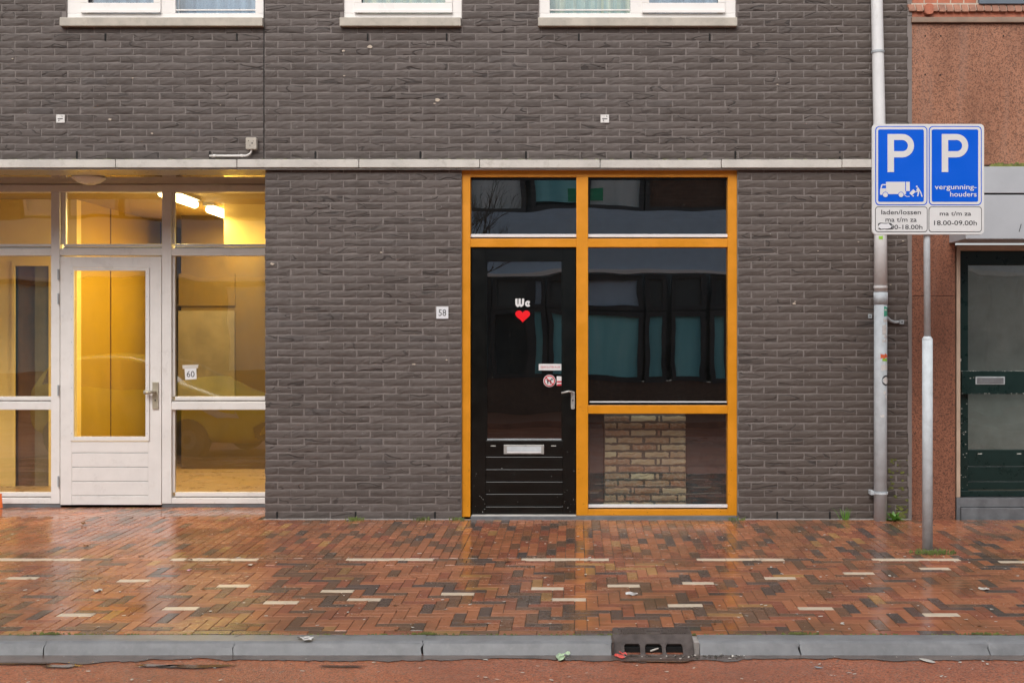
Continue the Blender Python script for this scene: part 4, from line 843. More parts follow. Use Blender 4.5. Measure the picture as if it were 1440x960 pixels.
def nbx(nm, mt, x0, x1, y0, y1, a, b, par=nb, bev=0.003, label=None): return bx(nm, mt, par, px(x0, NY), px(x1, NY) if x1 < 2000 else NE, a, b, pz(y1, NY), pz(y0, NY), bevel=bev, label=label)
nbx('door_frame', M['beige'], 1340.5, 1346, 345.5, 697, 0.02, 0.2); m = MB()
nbx('door_frame', M['beige'], 1346, 9999, 345.5, 352.5, 0.02, 0.2); 
bx('frame_foot', M['bluestone'], nb, px(1340.5, NY), px(1346, NY), 0.02, 0.2, -0.03, pz(697.5, NY), bevel=0.002)
bx('door_step', M['bluestone'], nb, px(1346, NY)+0.002, NE, 0.0, 0.5, -0.04, pz(714, 0), bevel=0.004); bx('door_step', M['bluestone'], nb, px(1346, NY)+0.002, NE, 0.03, 0.5, pz(713.5, 0), pz(701, 0), bevel=0.004)
GD = thing('green_door', (px(1440), 0.15, 0.1), 'dark green door with a letterbox rail and misted glass, cut by the frame edge', 'door')
def gb(nm, mt, x0, x1, y0, y1, a, b, bev=0.003, par=GD): return bx(nm, mt, par, px(x0, 0.13), px(x1, 0.13), a, b, pz(y1, 0.13), pz(y0, 0.13), bevel=bev)
gb('door_leaf', M['green'], 1346.6, 1361.5, 352.5, 697, 0.13, 0.18); gb('door_leaf', M['green'], 1361.5, 1520, 352.5, 373, 0.131, 0.18); gb('door_leaf', M['green'], 1361.5, 1520, 632, 655, 0.131, 0.18); gb('door_leaf', M['green'], 1520, 1540, 352.5, 697, 0.13, 0.18)
gb('board', M['green'], 1361.5, 1520, 656, 676.5, 0.136, 0.18); gb('board', M['green'], 1361.5, 1520, 677.5, 688, 0.136, 0.18); gb('weather_bar', M['green'], 1346.6, 1540, 689, 696.5, 0.09, 0.13)
gb('letterbox_rail', M['green'], 1349, 1540, 521, 553.5, 0.07, 0.129); gb('pane', M['glassr'], 1361, 1520, 373, 632, 0.15, 0.158, 0)
gb('letterbox', M['zinc'], 1368, 1409, 529, 540, 0.064, 0.0698); gb('letterbox_flap', M['bluestone'], 1370, 1407, 530.5, 538.5, 0.060, 0.0638)
m = MB(); m.prism(circ(px(1349, 0.13), pz(506, 0.13), 0.015, 14), 0.118, 0.13); m.build('lock', M['steel'], GD)
for x in (1375, 1430): gb('vent_slit', M['chip'], x, x+6, 637, 638.3, 0.1285, 0.1305, 0)
m = MB()
for i in range(60):
    if i < 34: x, y, yy = random.uniform(1349, 1440), random.choice([521.4, 553, 521.6, random.uniform(521, 553)]), 0.0692
    else: x, y, yy = random.uniform(1347, 1361), random.uniform(560, 690), 0.1292
    r = random.uniform(0.002, 0.006); m.add([(px(x, yy)-r*1.6, yy, pz(y, yy)), (px(x, yy), yy, pz(y, yy)-r*0.7), (px(x, yy)+r*1.4, yy, pz(y, yy)), (px(x, yy), yy, pz(y, yy)+r*0.6)], [(0,1,2,3)])
m.build('paint_chips', M['chip'], GD, kind='stuff')
m = MB(); m.box(px(1346), NE, 1.3, 1.4, 0, 2.4); m.build('inner_wall', M['zinc'], nb)
bx('inner_reveal', M['greypanel'], nb, px(1346), NE, 0.2, 1.3, -0.02, 0.1)

# ------------------------------------------------------------ paving
PVL, PVW_, WP = 0.2018, 0.0655, 0.0683
def pav_mesh(L=PVL, Wd=PVW_, mat=None):
    b = 0.0022; h = 0.03
    def ring(l, w_, z): return [(-l/2,-w_/2,z),(l/2,-w_/2,z),(l/2,w_/2,z),(-l/2,w_/2,z)]
    vs = ring(L, Wd, -h)+ring(L, Wd, -b)+ring(L-2*b, Wd-2*b, 0)
    fs = [(8,9,10,11)]+[(i, (i+1) % 4, 4+(i+1) % 4, 4+i) for i in range(4)]+[(4+i, 4+(i+1) % 4, 8+(i+1) % 4, 8+i) for i in range(4)]
    me = bpy.data.meshes.new('brick'); me.from_pydata(vs, [], fs); me.materials.append(mat); me.update(); return me, vs, fs
PM = [pav_mesh(mat=m_) for m_ in PV+[PVW]]
def kindof(X, Y):
    c = noise.noise(Vector((X*1.0, Y*1.8, 3.3))); r = random.random()
    lf = 0.5 if X < -2.2 else 1.0
    p = [0.50, 0.24, (0.12+0.34*max(0, c))*lf, (0.06+0.5*max(0, c))*lf, 0.03]; s_ = sum(p); r *= s_
    for i, q in enumerate(p):
        if r < q: return i
        r -= q
    return 0
pav = []                                                     # X, Y, length along, vertical?, kind
YL = ground(0, 786)[1]                                        # the row holding the white triples
KY = -3.405
y_top, y_bot = YL-WP/2, KY+WP
ox, oy = ground(982, 819.4); ox -= 1.5*WP; oy -= 0.5*WP        # lattice anchored on one white brick
whites = [(1317,797.4),(1209,803.6),(1097.7,811.5),(1419.7,789.9),(1111.7,853),(1283.9,859.9),(982,819.4),(877.5,821.4),(756.6,825.3),(784.7,838.2),(945.9,846.1),(630,832.6),(478.7,828.7),(498.4,841.3),(383.9,845.3),(54.9,813.8),(193.5,818),(334.7,823.6),(99.9,859.9),(245.3,853.4)]
for q in (-90, -235, 1525, 1640): whites.append((q, 815 if q < 0 else 795))
X0, X1 = -7.2, 6.4
hb_ = []
i0, i1 = int((X0-ox)/WP)-2, int((X1-ox)/WP)+2; j0, j1 = int((KY-oy)/WP)-3, int((y_top-oy)/WP)+3
for j in range(j0, j1+1):
    for i in range(i0, i1+1):
        d = (i-j) % 6
        if d == 0:
            cy_ = oy+(j+0.5)*WP
            if cy_-WP/2 > y_bot-0.02 and cy_+WP/2 < y_top+0.02: hb_.append([ox+(i+1.5)*WP, cy_, PVL, False, None])
        elif d == 5:
            a, b = max(oy+j*WP, y_bot), min(oy+(j+3)*WP, y_top)
            if b-a > 0.03: pav.append([ox+(i+0.5)*WP, (a+b)/2, b-a-0.003, True, None])
for wx, wy in whites:
    gx, gy = ground(wx, wy); q = min(hb_, key=lambda h: (h[0]-gx)**2+((h[1]-gy)*1.3)**2); q[4] = 5
pav += hb_
# row with the white triples, and the edge row at the kerb
xs0 = px(733, YL); k0 = int((X0-xs0)/0.2045)-1
for k in range(k0, int((X1-xs0)/0.2045)+1):
    pav.append([xs0+(k+0.5)*0.2045, YL, PVL, False, 5 if k % 6 < 3 else None])
    pav.append([xs0+(k+0.35)*0.2045, KY+WP/2, PVL, False, None])
y_in = YL+WP/2
for c_ in range(int((X0-ox)/WP)-1, int((X1-ox)/WP)+1):
    X = ox+(c_+0.5)*WP; top = HY+0.0 if X < PX0-0.02 else -0.048
    y = y_in-(PVL/2 if c_ % 2 else 0)
    while y < top-0.02:
        a, b = max(y, y_in), min(y+0.2045, top)
        if b-a > 0.03:
            if a < -0.001 < b-0.001 and X < PX0: pav.append([X, (a+b)/2, b-a-0.003, True, None])
            else: pav.append([X, (a+b)/2, b-a-0.003, True, None])
        y += 0.2045
DX0, DX1 = px(861, -3.45), px(978, -3.45)
pv = bpy.data.objects.new('pavement', None); C.objects.link(pv); WL['pavement'] = Vector((0,0,0)); pv['kind'] = 'structure'; pv['label'] = 'wet brick pavement of red, brown and ochre bricks with white marker bricks'
def inview(p):
    s = sc(p[1]); u = CX+s*p[0]; return -20 < u < 1460
pav = [p for p in pav if not (DX0-0.01 < p[0] < DX1+0.01 and p[1] < -3.285)]
pav.sort(key=lambda p: (0 if p[4] == 5 and inview(p) else 1, 0 if inview(p) else 1, p[1]-(0.02 if p[2] > 0.19 else 0)))
stf = MB()
for n_, (X, Y, L, vert, kd) in enumerate(pav):
    kd = kindof(X, Y) if kd is None else kd
    me, vs, fs = PM[kd]; k = L/PVL; sl = SL if Y < 0 else -0.045
    mat = Matrix.Rotation(math.atan(sl)+random.uniform(-0.006, 0.006), 4, 'X') @ Matrix.Rotation(random.uniform(-0.008, 0.008), 4, 'Y') @ Matrix.Rotation((math.pi/2 if vert else 0)+random.uniform(-0.007, 0.007), 4, 'Z') @ Matrix.Diagonal((k, 1, 1, 1))
    lc = Vector((X, Y, g(Y)+random.uniform(-0.0012, 0.0008)))
    if n_ < 300:
        o = link('brick', me, pv, lc); o.rotation_euler = (mat.to_3x3().normalized()).to_euler(); o.scale = (k, 1, 1)
        if kd == 5: o['label'] = 'white marker brick'
    else: stf.add([mat @ Vector(v)+lc for v in vs], fs, kd)
stf.build('brick_paving', PV+[PVW], pv, kind='stuff')
m = MB()
for a, b in ((KY, -0.04), (-0.04, 0.0), (0.0, HY+0.02)):
    xr = 30 if b <= -0.03 else PX0+0.1
    m.add([(-30,a,g(a)-0.0042),(xr,a,g(a)-0.0042),(xr,b,g(b)-0.0042),(-30,b,g(b)-0.0042)], [(0,1,2,3)])
m.build('joint_filling', M['dirt'], pv)
# kerb
ks = thing('kerb', (0, -3.5, -0.2), 'row of grey concrete kerb stones with cracked zigzag joints along the road', 'kerb')
prof = [(KY-0.006, -0.30), (KY-0.006, g(KY)-0.006), (KY-0.012, g(KY)-0.001), (KY-0.045, g(KY)-0.002), (KY-0.075, g(KY)-0.003), (KY-0.105, g(KY)-0.007), (KY-0.120, g(KY)-0.016), (KY-0.130, g(KY)-0.035), (KY-0.150, -0.131), (KY-0.155, -0.30)]
def zig(i): return [0.0, 0.006, 0.006, -0.016, 0.014, -0.002, 0.004, -0.004, 0.003, 0.003][i]
def kstone(x0, x1, z0=1, z1=1):
    m = MB(); n = len(prof); N = 26; vs = []; hd = random.uniform(-0.0015, 0.0015)
    for k in range(N+1):
        f_ = k/N
        for i, (y, z) in enumerate(prof):
            e = max(0, 1-8*f_)*z0+max(0, 1-8*(1-f_))*z1; ch = 0.004*noise.noise(Vector((x0+(x1-x0)*f_*9, i*3, 1)))*(1+e) if 1 < i < 8 else 0
            xx = x0+(x1-x0)*f_+(z0*zig(i)*1.25 if k == 0 else 0)+(z1*zig(i)*1.25 if k == N else 0)+(random.uniform(-0.003, 0.003) if k in (0, N) else 0)
            vs.append((xx, y+ch*0.5, z+hd*(1 if i < 8 else 0)-abs(ch)*0.6-(0.004 if k in (0, N) and i in (6, 7) else 0)))
    m.add(vs, [(k*n+i, (k+1)*n+i, (k+1)*n+i+1, k*n+i+1) for k in range(N) for i in range(n-1)]+[tuple(range(n)), tuple(N*n+q for q in range(n-1, -1, -1))])
    m.build('kerb_stone', M['kerb'], ks, fix=True)
P_ = 0.985; xk = px(596, -3.48)
kstone(xk+0.006, DX0-0.006, 1, 0)
for k in range(0, 9): kstone(xk-(k+1)*P_+0.004, xk-k*P_-0.003)
xk2 = px(1122, -3.48); kstone(DX1+0.012, xk2-0.005, 0, 1)
for k in range(0, 8): kstone(xk2+k*P_+0.004, xk2+(k+1)*P_-0.003)
for q in ((-9, DX0-0.01), (DX1+0.02, 9)): bx('joint_dirt', M['slot'], ks, *q, KY-0.006-0.1, KY-0.012, -0.3, g(KY)-0.03)
m = MB()
for i in range(500):                                            # moss and grit in the seam behind the kerb
    x = random.uniform(-4.2, 4.4); r = random.uniform(0.002, 0.008)
    m.add([(x-r,KY-0.008,g(KY)-0.004),(x+r,KY-0.008,g(KY)-0.004),(x+r*0.5,KY-0.003,g(KY)+r*0.7),(x-r*0.6,KY-0.003,g(KY)+r*0.6)], [(0,1,2,3)])
for jx in (px(65,-3.45), px(596,-3.45), px(1122,-3.45), px(1385,-3.45)):
    for i in range(40):
        x = jx+random.gauss(0, 0.04); r = random.uniform(0.004, 0.010); y = KY-0.005+random.uniform(-0.008, 0.008)
        m.add([(x-r,y,g(KY)+0.001),(x+r,y,g(KY)+0.001),(x+r*0.5,y+0.004,g(KY)+0.002+r),(x-r*0.6,y+0.004,g(KY)+0.002+r*0.8)], [(0,1,2,3)])
m.build('seam_moss', M['moss'], ks, kind='stuff')
# gully
gl = thing('street_gully', ((DX0+DX1)/2, -3.45, -0.13), 'brown cast iron street gully with three openings let into the kerb', 'drain')
ya, za, yb, zb = -3.425, g(KY)+0.003, -3.557, -0.128
def fp(u, v):                                                   # u along x 0..1, v down the sloping face 0..1
    return (DX0+0.004+(DX1-DX0-0.02)*u, ya+(yb-ya)*v, za+(zb-za)*v)
ztp = g(-3.30)+0.003
def plz(y): return za+(ztp-za)*(y-ya)/(-3.30-ya)
m = MB(); m.add([(DX0+0.004,ya,za),(DX1-0.016,ya,za),(DX1-0.016,-3.30,ztp),(DX0+0.004,-3.30,ztp),(DX0+0.004,ya,za-0.04),(DX1-0.016,ya,za-0.04),(DX1-0.016,-3.30,ztp-0.04),(DX0+0.004,-3.30,ztp-0.04)], [(0,1,2,3),(5,4,7,6),(0,4,5,1),(1,5,6,2),(2,6,7,3),(3,7,4,0)]); m.build('top_plate', M['iron'], gl)
m = MB(); w_ = DX1-DX0-0.02
def rib(x, y0, y1, wd, dx=0.0):
    m.add([(x,y0,plz(y0)+0.0002),(x+wd,y0,plz(y0)+0.0002),(x+wd+dx,y1,plz(y1)+0.0002),(x+dx,y1,plz(y1)+0.0002),(x+0.001,y0+0.001,plz(y0)+0.005),(x+wd-0.001,y0+0.001,plz(y0)+0.005),(x+wd-0.001+dx,y1-0.001,plz(y1)+0.005),(x+0.001+dx,y1-0.001,plz(y1)+0.005)], [(4,5,6,7),(0,1,5,4),(1,2,6,5),(2,3,7,6),(3,0,4,7)])
for k in range(30):
    x = DX0+0.045+k*(w_-0.07)/30
    if 11 < k < 18: rib(x, ya+0.055, ya+0.08, 0.008)
    else: rib(x, ya+0.012, -3.315, 0.007, (k-15)*0.0006)
rib(DX0+0.01, -3.312, -3.304, w_-0.01)
m.build('ribs', M['iron'], gl, kind='stuff')
hs_ = [(0.135, 0.335), (0.395, 0.605), (0.655, 0.865)]; v0, v1 = 0.42, 0.97; GU, GV = 132, 26
def inhole(u, v):
    for h0, h1 in hs_:
        ru, rv = 0.04, 0.17
        cu_ = min(max(u, h0+ru), h1-ru); cv_ = min(max(v, v0+rv), v1-rv*0.5)
        if ((u-cu_)/ru)**2+((v-cv_)/(rv if v < 0.7 else rv*0.5))**2 < 1: return True
    return False
m = MB(); vs = [fp(i/GU, j/GV) for j in range(GV+1) for i in range(GU+1)]
m.add(vs, [(j*(GU+1)+i, (j+1)*(GU+1)+i, (j+1)*(GU+1)+i+1, j*(GU+1)+i+1) for j in range(GV) for i in range(GU) if not inhole((i+0.5)/GU, (j+0.5)/GV)])
gf = m.build('grate_face', M['iron'], gl); so = gf.modifiers.new('thick', 'SOLIDIFY'); so.thickness = 0.012; so.offset = -1
bx('gully_pit', M['slot'], gl, DX0+0.006, DX1-0.018, -3.49, ya-0.002+0.03, -0.3, za-0.05)
bx('side_cheek', M['iron'], gl, DX0-0.004, DX0+0.0035, -3.55, -3.30, -0.13, za-0.008); bx('side_cheek', M['concrete'], gl, DX1-0.015, DX1+0.010, -3.54, -3.38, -0.13, za-0.012)
# road, gutter film, ground, far pavement
m = MB(); RZ = -0.130
m.add([(-60,-10.6,RZ),(60,-10.6,RZ),(60,-3.4,RZ),(-60,-3.4,RZ)], [(0,1,2,3)]); setting(m, 'road', M['asphalt'])
m = MB(); n = 900; top, bot = [], []
for k in range(n+1):
    x = -8+16*k/n; y = -3.555; q = 0.085+0.06*noise.noise(Vector((x*1.3, 0, 0)))+0.05*noise.noise(Vector((x*7, 4, 0)))+0.02*noise.noise(Vector((x*31, 9, 0)))
    if -4.4 < x < -2.2: q += 0.03
    top.append((x, y+0.02, RZ+0.004)); bot.append((x, y-q, RZ+0.004))
m.add(top+bot, [(n+1+k, n+2+k, k+1, k) for k in range(n)]); setting(m, 'gutter_water', M['water'])
for cx_, cy_, rx_, ry_ in ((px(300,-3.7)*0+road0(85,938)[0], road0(85,938)[1], 0.10, 0.022), (road0(220,937)[0], road0(220,937)[1], 0.09, 0.02), (road0(268,938)[0], road0(268,938)[1], 0.15, 0.028), (road0(20,934)[0], road0(20,934)[1], 0.2, 0.02), (road0(480,938)[0], road0(480,938)[1], 0.12, 0.012), (road0(930,930)[0], road0(930,930)[1], 0.16, 0.03)):
    m = MB(); n = 60; vs = [(cx_, cy_, RZ+0.008)]
    for k in range(n):
        a = 2*math.pi*k/n; q = 1+0.7*noise.noise(Vector((math.cos(a)*1.6+cx_*3, math.sin(a)*1.6, 2)))
        vs.append((cx_+rx_*q*math.cos(a), cy_+ry_*q*math.sin(a), RZ+0.008))
    m.add(vs, [(0, 1+k, 1+(k+1) % n) for k in range(n)]); setting(m, 'puddle', M['puddle'])
m = MB(); m.add([(-300,-300,-0.25),(300,-300,-0.25),(300,300,-0.25),(-300,300,-0.25)], [(0,1,2,3)]); setting(m, 'ground', M['ground'])
m = MB(); m.box(-60, 60, -13.55, -10.6, -0.25, -0.02); setting(m, 'opposite_pavement', M['farpave'])

# ------------------------------------------------------------ parking sign
QY = -1.33
sg = thing('parking_sign', (px(1304, -1.29), -1.29, g(-1.29)), 'double blue parking sign on a galvanised post at the pavement', 'road sign')
m = MB(); zj = pz(477, -1.29); m.tube([(px(1304.2, -1.29), -1.29, g(-1.29)-0.05), (px(1304.2, -1.29), -1.29, zj)], 0.037, 24); m.build('lower_post', M['galv'], sg, smooth=True)
m = MB(); m.lathe((px(1304, -1.29), -1.29, zj), [(0.0375, -0.004), (0.0375, 0.004), (0.024, 0.022)], 24); m.build('post_shoulder', M['galv'], sg, smooth=True)
m = MB(); m.tube([(px(1304, -1.29), -1.29, zj), (px(1302.6, -1.29), -1.29, pz(178, -1.29))], 0.0235, 20); m.build('upper_post', M['galv'], sg, smooth=True)
tl = 0.006                                                       # the board hangs a hair out of level
m = MB(); x0, x1, z0, z1 = px(1226.5, QY), px(1384, QY), pz(329.8, QY), pz(174.5, QY)
m.prism(rrect(x0, x1, z0, z1, 0.03), QY, QY+0.022); bd = m.build('sign_board', M['signwhite'], sg, bevel=0.002)
def sx(x): return px(1180+x/5.538, QY)
def sz(y): return pz(140+y/5.538, QY)
for k, (a, b) in enumerate(((281, 687), (698, 1110))):
    m = MB(); m.prism(rrect(sx(a), sx(b), sz(824), sz(208), 0.03), QY-0.0012, QY-0.0002); m.build('blue_edge', M['blue'], bd)
    m = MB(); m.prism(rrect(sx(a+7), sx(b-7), sz(817), sz(215), 0.026), QY-0.0022, QY-0.0013); m.build('white_line', M['signwhite'], bd)
    m = MB(); m.prism(rrect(sx(a+22), sx(b-28), sz(797), sz(234), 0.012), QY-0.0034, QY-0.0023); m.build('blue_field', M['blue'], bd)
    px0 = 376 if k == 0 else 798
    m = MB(); A, B_ = QY-0.0046, QY-0.0035
    m.box(sx(px0), sx(px0+50), A, B_, sz(566), sz(270))
    cyb = (270+452)/2; r0 = (452-270)/2; ri = (404-317)/2; n = 14; xc = px0+115
    oc = [(sx(px0+50), sz(270)), (sx(xc), sz(270))]+[(sx(xc+r0*math.sin(math.pi*i/n)), sz(cyb-r0*math.cos(math.pi*i/n))) for i in range(1, n)]+[(sx(xc), sz(452)), (sx(px0+50), sz(452))]
    ic = [(sx(px0+50), sz(317)), (sx(xc), sz(317))]+[(sx(xc+ri*math.sin(math.pi*i/n)), sz(cyb-ri*math.cos(math.pi*i/n))) for i in range(1, n)]+[(sx(xc), sz(404)), (sx(px0+50), sz(404))]
    N = len(oc); m.add([(x, A, z) for x, z in oc]+[(x, A, z) for x, z in ic], [(N+i, N+i+1, i+1, i) for i in range(N-1)]); m.build('letter_p', M['signwhite'], bd)
    m = MB(); m.prism(rrect(sx(a-1), sx(b+1), sz(1033), sz(834), 0.022), QY-0.0012, QY-0.0002); m.build('panel_outline', M['ink'], bd)
    m = MB(); m.prism(rrect(sx(a+4), sx(b-4), sz(1028), sz(839), 0.019), QY-0.0022, QY-0.0013); m.build('panel_plate', M['signwhite'], bd)
def s4(x, y): return px(1220+x/8.47, QY), pz(250+y/8.47, QY)
def t4(body, x0, x1, y0, y1, mt, bold=0.008): 
    a, b = s4(x0, y1); c_, d = s4(x1, y0); text(body, a, c_, b, d, QY-(0.0034 if mt is M['ink'] else 0.0045), mt, bd, bold=bold)
t4('vergunning-', 797, 1296, 84, 158, M['signwhite'], 0.012); t4('houders', 982, 1296, 168, 226, M['signwhite'], 0.012)
t4('laden/lossen', 162, 634, 383, 438, M['ink']); t4('ma t/m za', 212, 584, 470, 526, M['ink']); t4('00-18.00h', 270, 652, 560, 614, M['ink'])
t4('ma t/m za', 858, 1232, 400, 452, M['ink']); t4('18.00-09.00h', 790, 1300, 510, 566, M['ink'])
m = MB(); p = [s4(*q) for q in ((126,545),(150,536),(200,540),(262,538),(288,548),(282,572),(302,590),(282,612),(230,618),(200,612),(150,618),(126,606),(138,586),(122,570))][::-1]
m.prism(p, QY-0.0044, QY-0.0036); m.build('torn_sticker', M['ink'], bd)
m = MB(); p = [s4(*q) for q in ((158,546),(210,550),(250,545),(262,560),(286,578),(272,600),(230,608),(190,606),(160,610),(134,594),(128,572),(140,556))][::-1]
m.prism(p, QY-0.0054, QY-0.0045); m.build('sticker_paper', M['plate'], bd)
m = MB(); A, B_ = QY-0.0046, QY-0.0036
def pp(q, a=A, b=B_): m.prism([s4(*w_) for w_ in q][::-1], a, b)
pp(((218,50),(446,50),(446,196),(218,196))); pp(((456,50),(501,50),(501,160),(456,160)))
pp(((146,204),(146,150),(160,88),(172,78),(216,78),(216,92),(176,92),(164,128),(216,128),(216,204)))
pp(((448,160),(456,163),(456,196),(448,196)))
m.stroke([s4(*q) for q in ((430,204),(448,212),(462,224),(500,224))], 0.0045, A, B_)
m.stroke([s4(*q) for q in ((512,196),(558,152))], 0.0245, A, B_); m.stroke([s4(*q) for q in ((500,188),(535,216))], 0.0035, A-0.0005, B_-0.0005)
m.stroke([s4(*q) for q in ((566,172),(590,166),(584,138))], 0.006, A, B_); m.stroke([s4(*q) for q in ((592,120),(606,170),(594,222))], 0.009, A-0.0002, B_-0.0002); m.stroke([s4(*q) for q in ((596,118),(628,170),(648,228))], 0.008, A-0.0004, B_-0.0004)
m.build('truck_pictogram', M['signwhite'], bd)
m = MB()
for q in (210, 396): c_ = s4(q, 204); m.prism(circ(*c_, 0.0215, 20), QY-0.0052, QY-0.0047)
m.build('wheel_arch', M['blue'], bd)
m = MB()
for q in (210, 396): c_ = s4(q, 204); m.prism(circ(*c_, 0.0175, 20), QY-0.0060, QY-0.0053)
c_ = s4(584, 106); m.prism(circ(*c_, 0.0065, 12), A, B_); c_ = s4(541, 219); m.prism(circ(*c_, 0.005, 12), A, B_); m.build('wheel', M['signwhite'], bd)
for z in (pz(215, QY), pz(300, QY)): bx('mounting_rail', M['galv'], sg, px(1250, QY), px(1360, QY), QY+0.0225, QY+0.04, z-0.012, z+0.012)

# ------------------------------------------------------------ plants and litter
def blade_tuft(name, label, cat, X, Y, n, h, spread, mat, wid=0.004):
    m = MB(); z = g(Y)
    for i in range(n):
        a = random.uniform(0, 6.28); r = random.uniform(0, spread); L = h*random.uniform(0.5, 1); ln = random.uniform(0.1, 0.7)
        x, y = X+r*math.cos(a), Y+r*0.5*math.sin(a); dx, dy = math.cos(a)*ln*L, math.sin(a)*ln*L*0.6; wx = wid*random.uniform(0.6, 1.4)
        m.add([(x-wx,y,z),(x+wx,y,z),(x+wx*0.8+dx*0.5,y+dy*0.5,z+L*0.6),(x-wx*0.8+dx*0.5,y+dy*0.5,z+L*0.6),(x+dx,y+dy,z+L*0.9)], [(0,1,2,3),(3,2,4)])
    return one(m, name, mat, label, cat, (X, Y, z))
blade_tuft('grass_tuft', 'thin grass tuft at the wall foot left of the downpipe', 'grass tuft', px(1187, -0.05), -0.05, 16, 0.13, 0.035, M['leaf'], 0.003)
def leafy(name, label, X, Y, n, L0, mat):
    m = MB(); z = g(Y)
    for i in range(n):
        a = 6.28*i/n+random.uniform(-0.3, 0.3); L = L0*random.uniform(0.7, 1.1); el_ = random.uniform(0.25, 1.1); w_ = L*0.2
        d = Vector((math.cos(a)*math.cos(el_), math.sin(a)*math.cos(el_)*0.7, math.sin(el_))); s_ = Vector((-math.sin(a), math.cos(a), 0)); o_ = Vector((X, Y, z))
        m.add([o_, o_+d*L*0.45+s_*w_, o_+d*L-Vector((0,0,L*0.15)), o_+d*L*0.45-s_*w_], [(0,1,2),(0,2,3)])
    return one(m, name, mat, label, 'plant', (X, Y, z))
leafy('weed_plant', 'bright green leafy weed between the downpipe and the granite pillar', px(1257, -0.1), -0.10, 17, 0.105, M['leaf'])
for x, n, lab in ((499, 60, 'green weed patch at the foot of the brick pier, left one'), (594, 40, 'straggly weed patch at the foot of the brick pier, middle one'), (642, 34, 'small weeds at the foot of the orange frame, left corner'), (1037, 26, 'small weeds at the foot of the orange frame, right corner')):
    blade_tuft('weed_patch', lab, 'weeds', px(x, -0.06), -0.065, n, 0.035, 0.075, M['weed'], 0.004)
blade_tuft('moss_clump', 'moss and weeds round the foot of the sign post', 'moss', px(1312, -1.36), -1.36, 150, 0.028, 0.17, M['weed'], 0.005)['kind'] = 'stuff'
m = MB()
for i in range(220):
    X, Y = px(1309, -1.38)+random.gauss(0, 0.11), -1.39+random.gauss(0, 0.03); r = random.uniform(0.003, 0.009)
    m.add([(X+r*math.cos(a)*random.uniform(0.6, 1.3), Y+r*math.sin(a), g(Y)+0.003+0.002*random.random()) for a in (0, 1.5, 3, 4.5)], [(0,1,2,3)])
tag(m.build('soil_crumbs', M['dirt'], None, (0,0,0)), 'soil crumbs and bits round the foot of the sign post', 'soil', kind='stuff')
def scrap(m, X, Y, r, z, asp=0.6, curl=0.3, n=7, mi=0):
    rot = random.uniform(0, 6.28); pts = []
    for k in range(n):
        a = 6.28*k/n; q = r*random.uniform(0.6 if n < 10 else 0.85, 1.1 if n < 10 else 1.03); x_, y_ = q*math.cos(a), q*asp*math.sin(a)
        pts.append((X+x_*math.cos(rot)-y_*math.sin(rot), Y+x_*math.sin(rot)+y_*math.cos(rot), z+0.0025+r*curl*random.random()))
    m.add([(X, Y, z+0.003+r*curl*0.5)]+pts, [(0, 1+k, 1+(k+1) % n) for k in range(n)], mi)
m = MB()
for i in range(420):
    u, v = random.uniform(0, 1440), random.uniform(735, 888); X, Y = ground(u, v); scrap(m, X, Y, 0.003+0.016*random.random()**2.5, g(Y), 0.6, 0.1)
for i in range(110):
    X, Y = random.uniform(-3.2, 2.9), random.uniform(-4.05, -3.57); scrap(m, X, Y, random.uniform(0.003, 0.016), RZ+0.003, 0.5, 0.1)
for i in range(60):
    u = random.uniform(730, 1440); X, Y = ground(u, random.uniform(738, 800)); scrap(m, X, Y, random.uniform(0.005, 0.02), g(Y), 0.6, 0.1)
tag(m.build('litter_flakes', M['flake'], None, (0,0,0)), 'pale flakes and crumbs of litter strewn over paving and road', 'litter', kind='stuff')
for x, y, r, lab in ((118, 738, 0.055, 'brown dead leaf in front of the white door'), (121, 769, 0.04, 'dark curled dead leaf on the paving below the white door'), (264, 788, 0.04, 'dead leaf lying on the white bricks left of the pier'), (713, 790.5, 0.045, 'dark dead leaf left of the white bricks in front of the black door'), (876, 773, 0.05, 'black dead leaf in front of the shop window'), (198, 783, 0.025, 'small brown leaf above the third white brick'), (1128, 843, 0.02, 'tiny dark leaf near the gully end of the paving')):
    X, Y = ground(x, y); m = MB(); scrap(m, X, Y, r, g(Y), 0.45, 0.55, 8); one(m, 'dead_leaf', M['deadleaf'], lab, 'leaf', (X, Y, g(Y)))
def lit(name, x, y, r, mt, lab, z=None, asp=0.6, curl=0.3, n=10):
    X, Y = ground(x, y); z = g(Y) if z is None else z; m = MB(); scrap(m, X, Y, r, z, asp, curl, n); scrap(m, X+r*0.3, Y, r*0.7, z+0.004, asp, curl, n)
    one(m, name, mt, lab, 'litter', (X, Y, z))
m = MB()
for i in range(120):
    u, v = random.uniform(0, 1440), random.uniform(735, 888); X, Y = ground(u, v); scrap(m, X, Y, 0.004+0.018*random.random()**2, g(Y), 0.5, 0.3, 6)
tag(m.build('leaf_crumbs', M['deadleaf'], None, (0,0,0)), 'brown leaf crumbs scattered over the wet paving', 'leaf crumbs', kind='stuff')
lit('crumpled_paper', 137, 831, 0.05, M['flake'], 'crumpled pale paper on the left part of the paving', asp=0.4)
lit('paper_scrap', 888, 836, 0.04, M['stk_white'], 'white paper scrap above the gully')
lit('paper_scrap', 351, 795, 0.03, M['flake'], 'pale scrap right of the white bricks below the hallway window')
lit('pink_scrap', 266, 802, 0.018, M['pink'], 'tiny pink scrap below the hallway window')
lit('paper_scrap', 1383, 829, 0.04, M['flake'], 'smeared pale scrap at the right end of the paving')
lit('crumpled_wrapper', 428, 899, 0.05, M['stk_white'], 'torn pale scrap on top of the kerb', z=g(KY)-0.002, asp=0.4)
def road_at(x, y): 
    Y = F*(CH-RZ)/(y-CY)-CD; return (x-CX)/sc(Y), Y
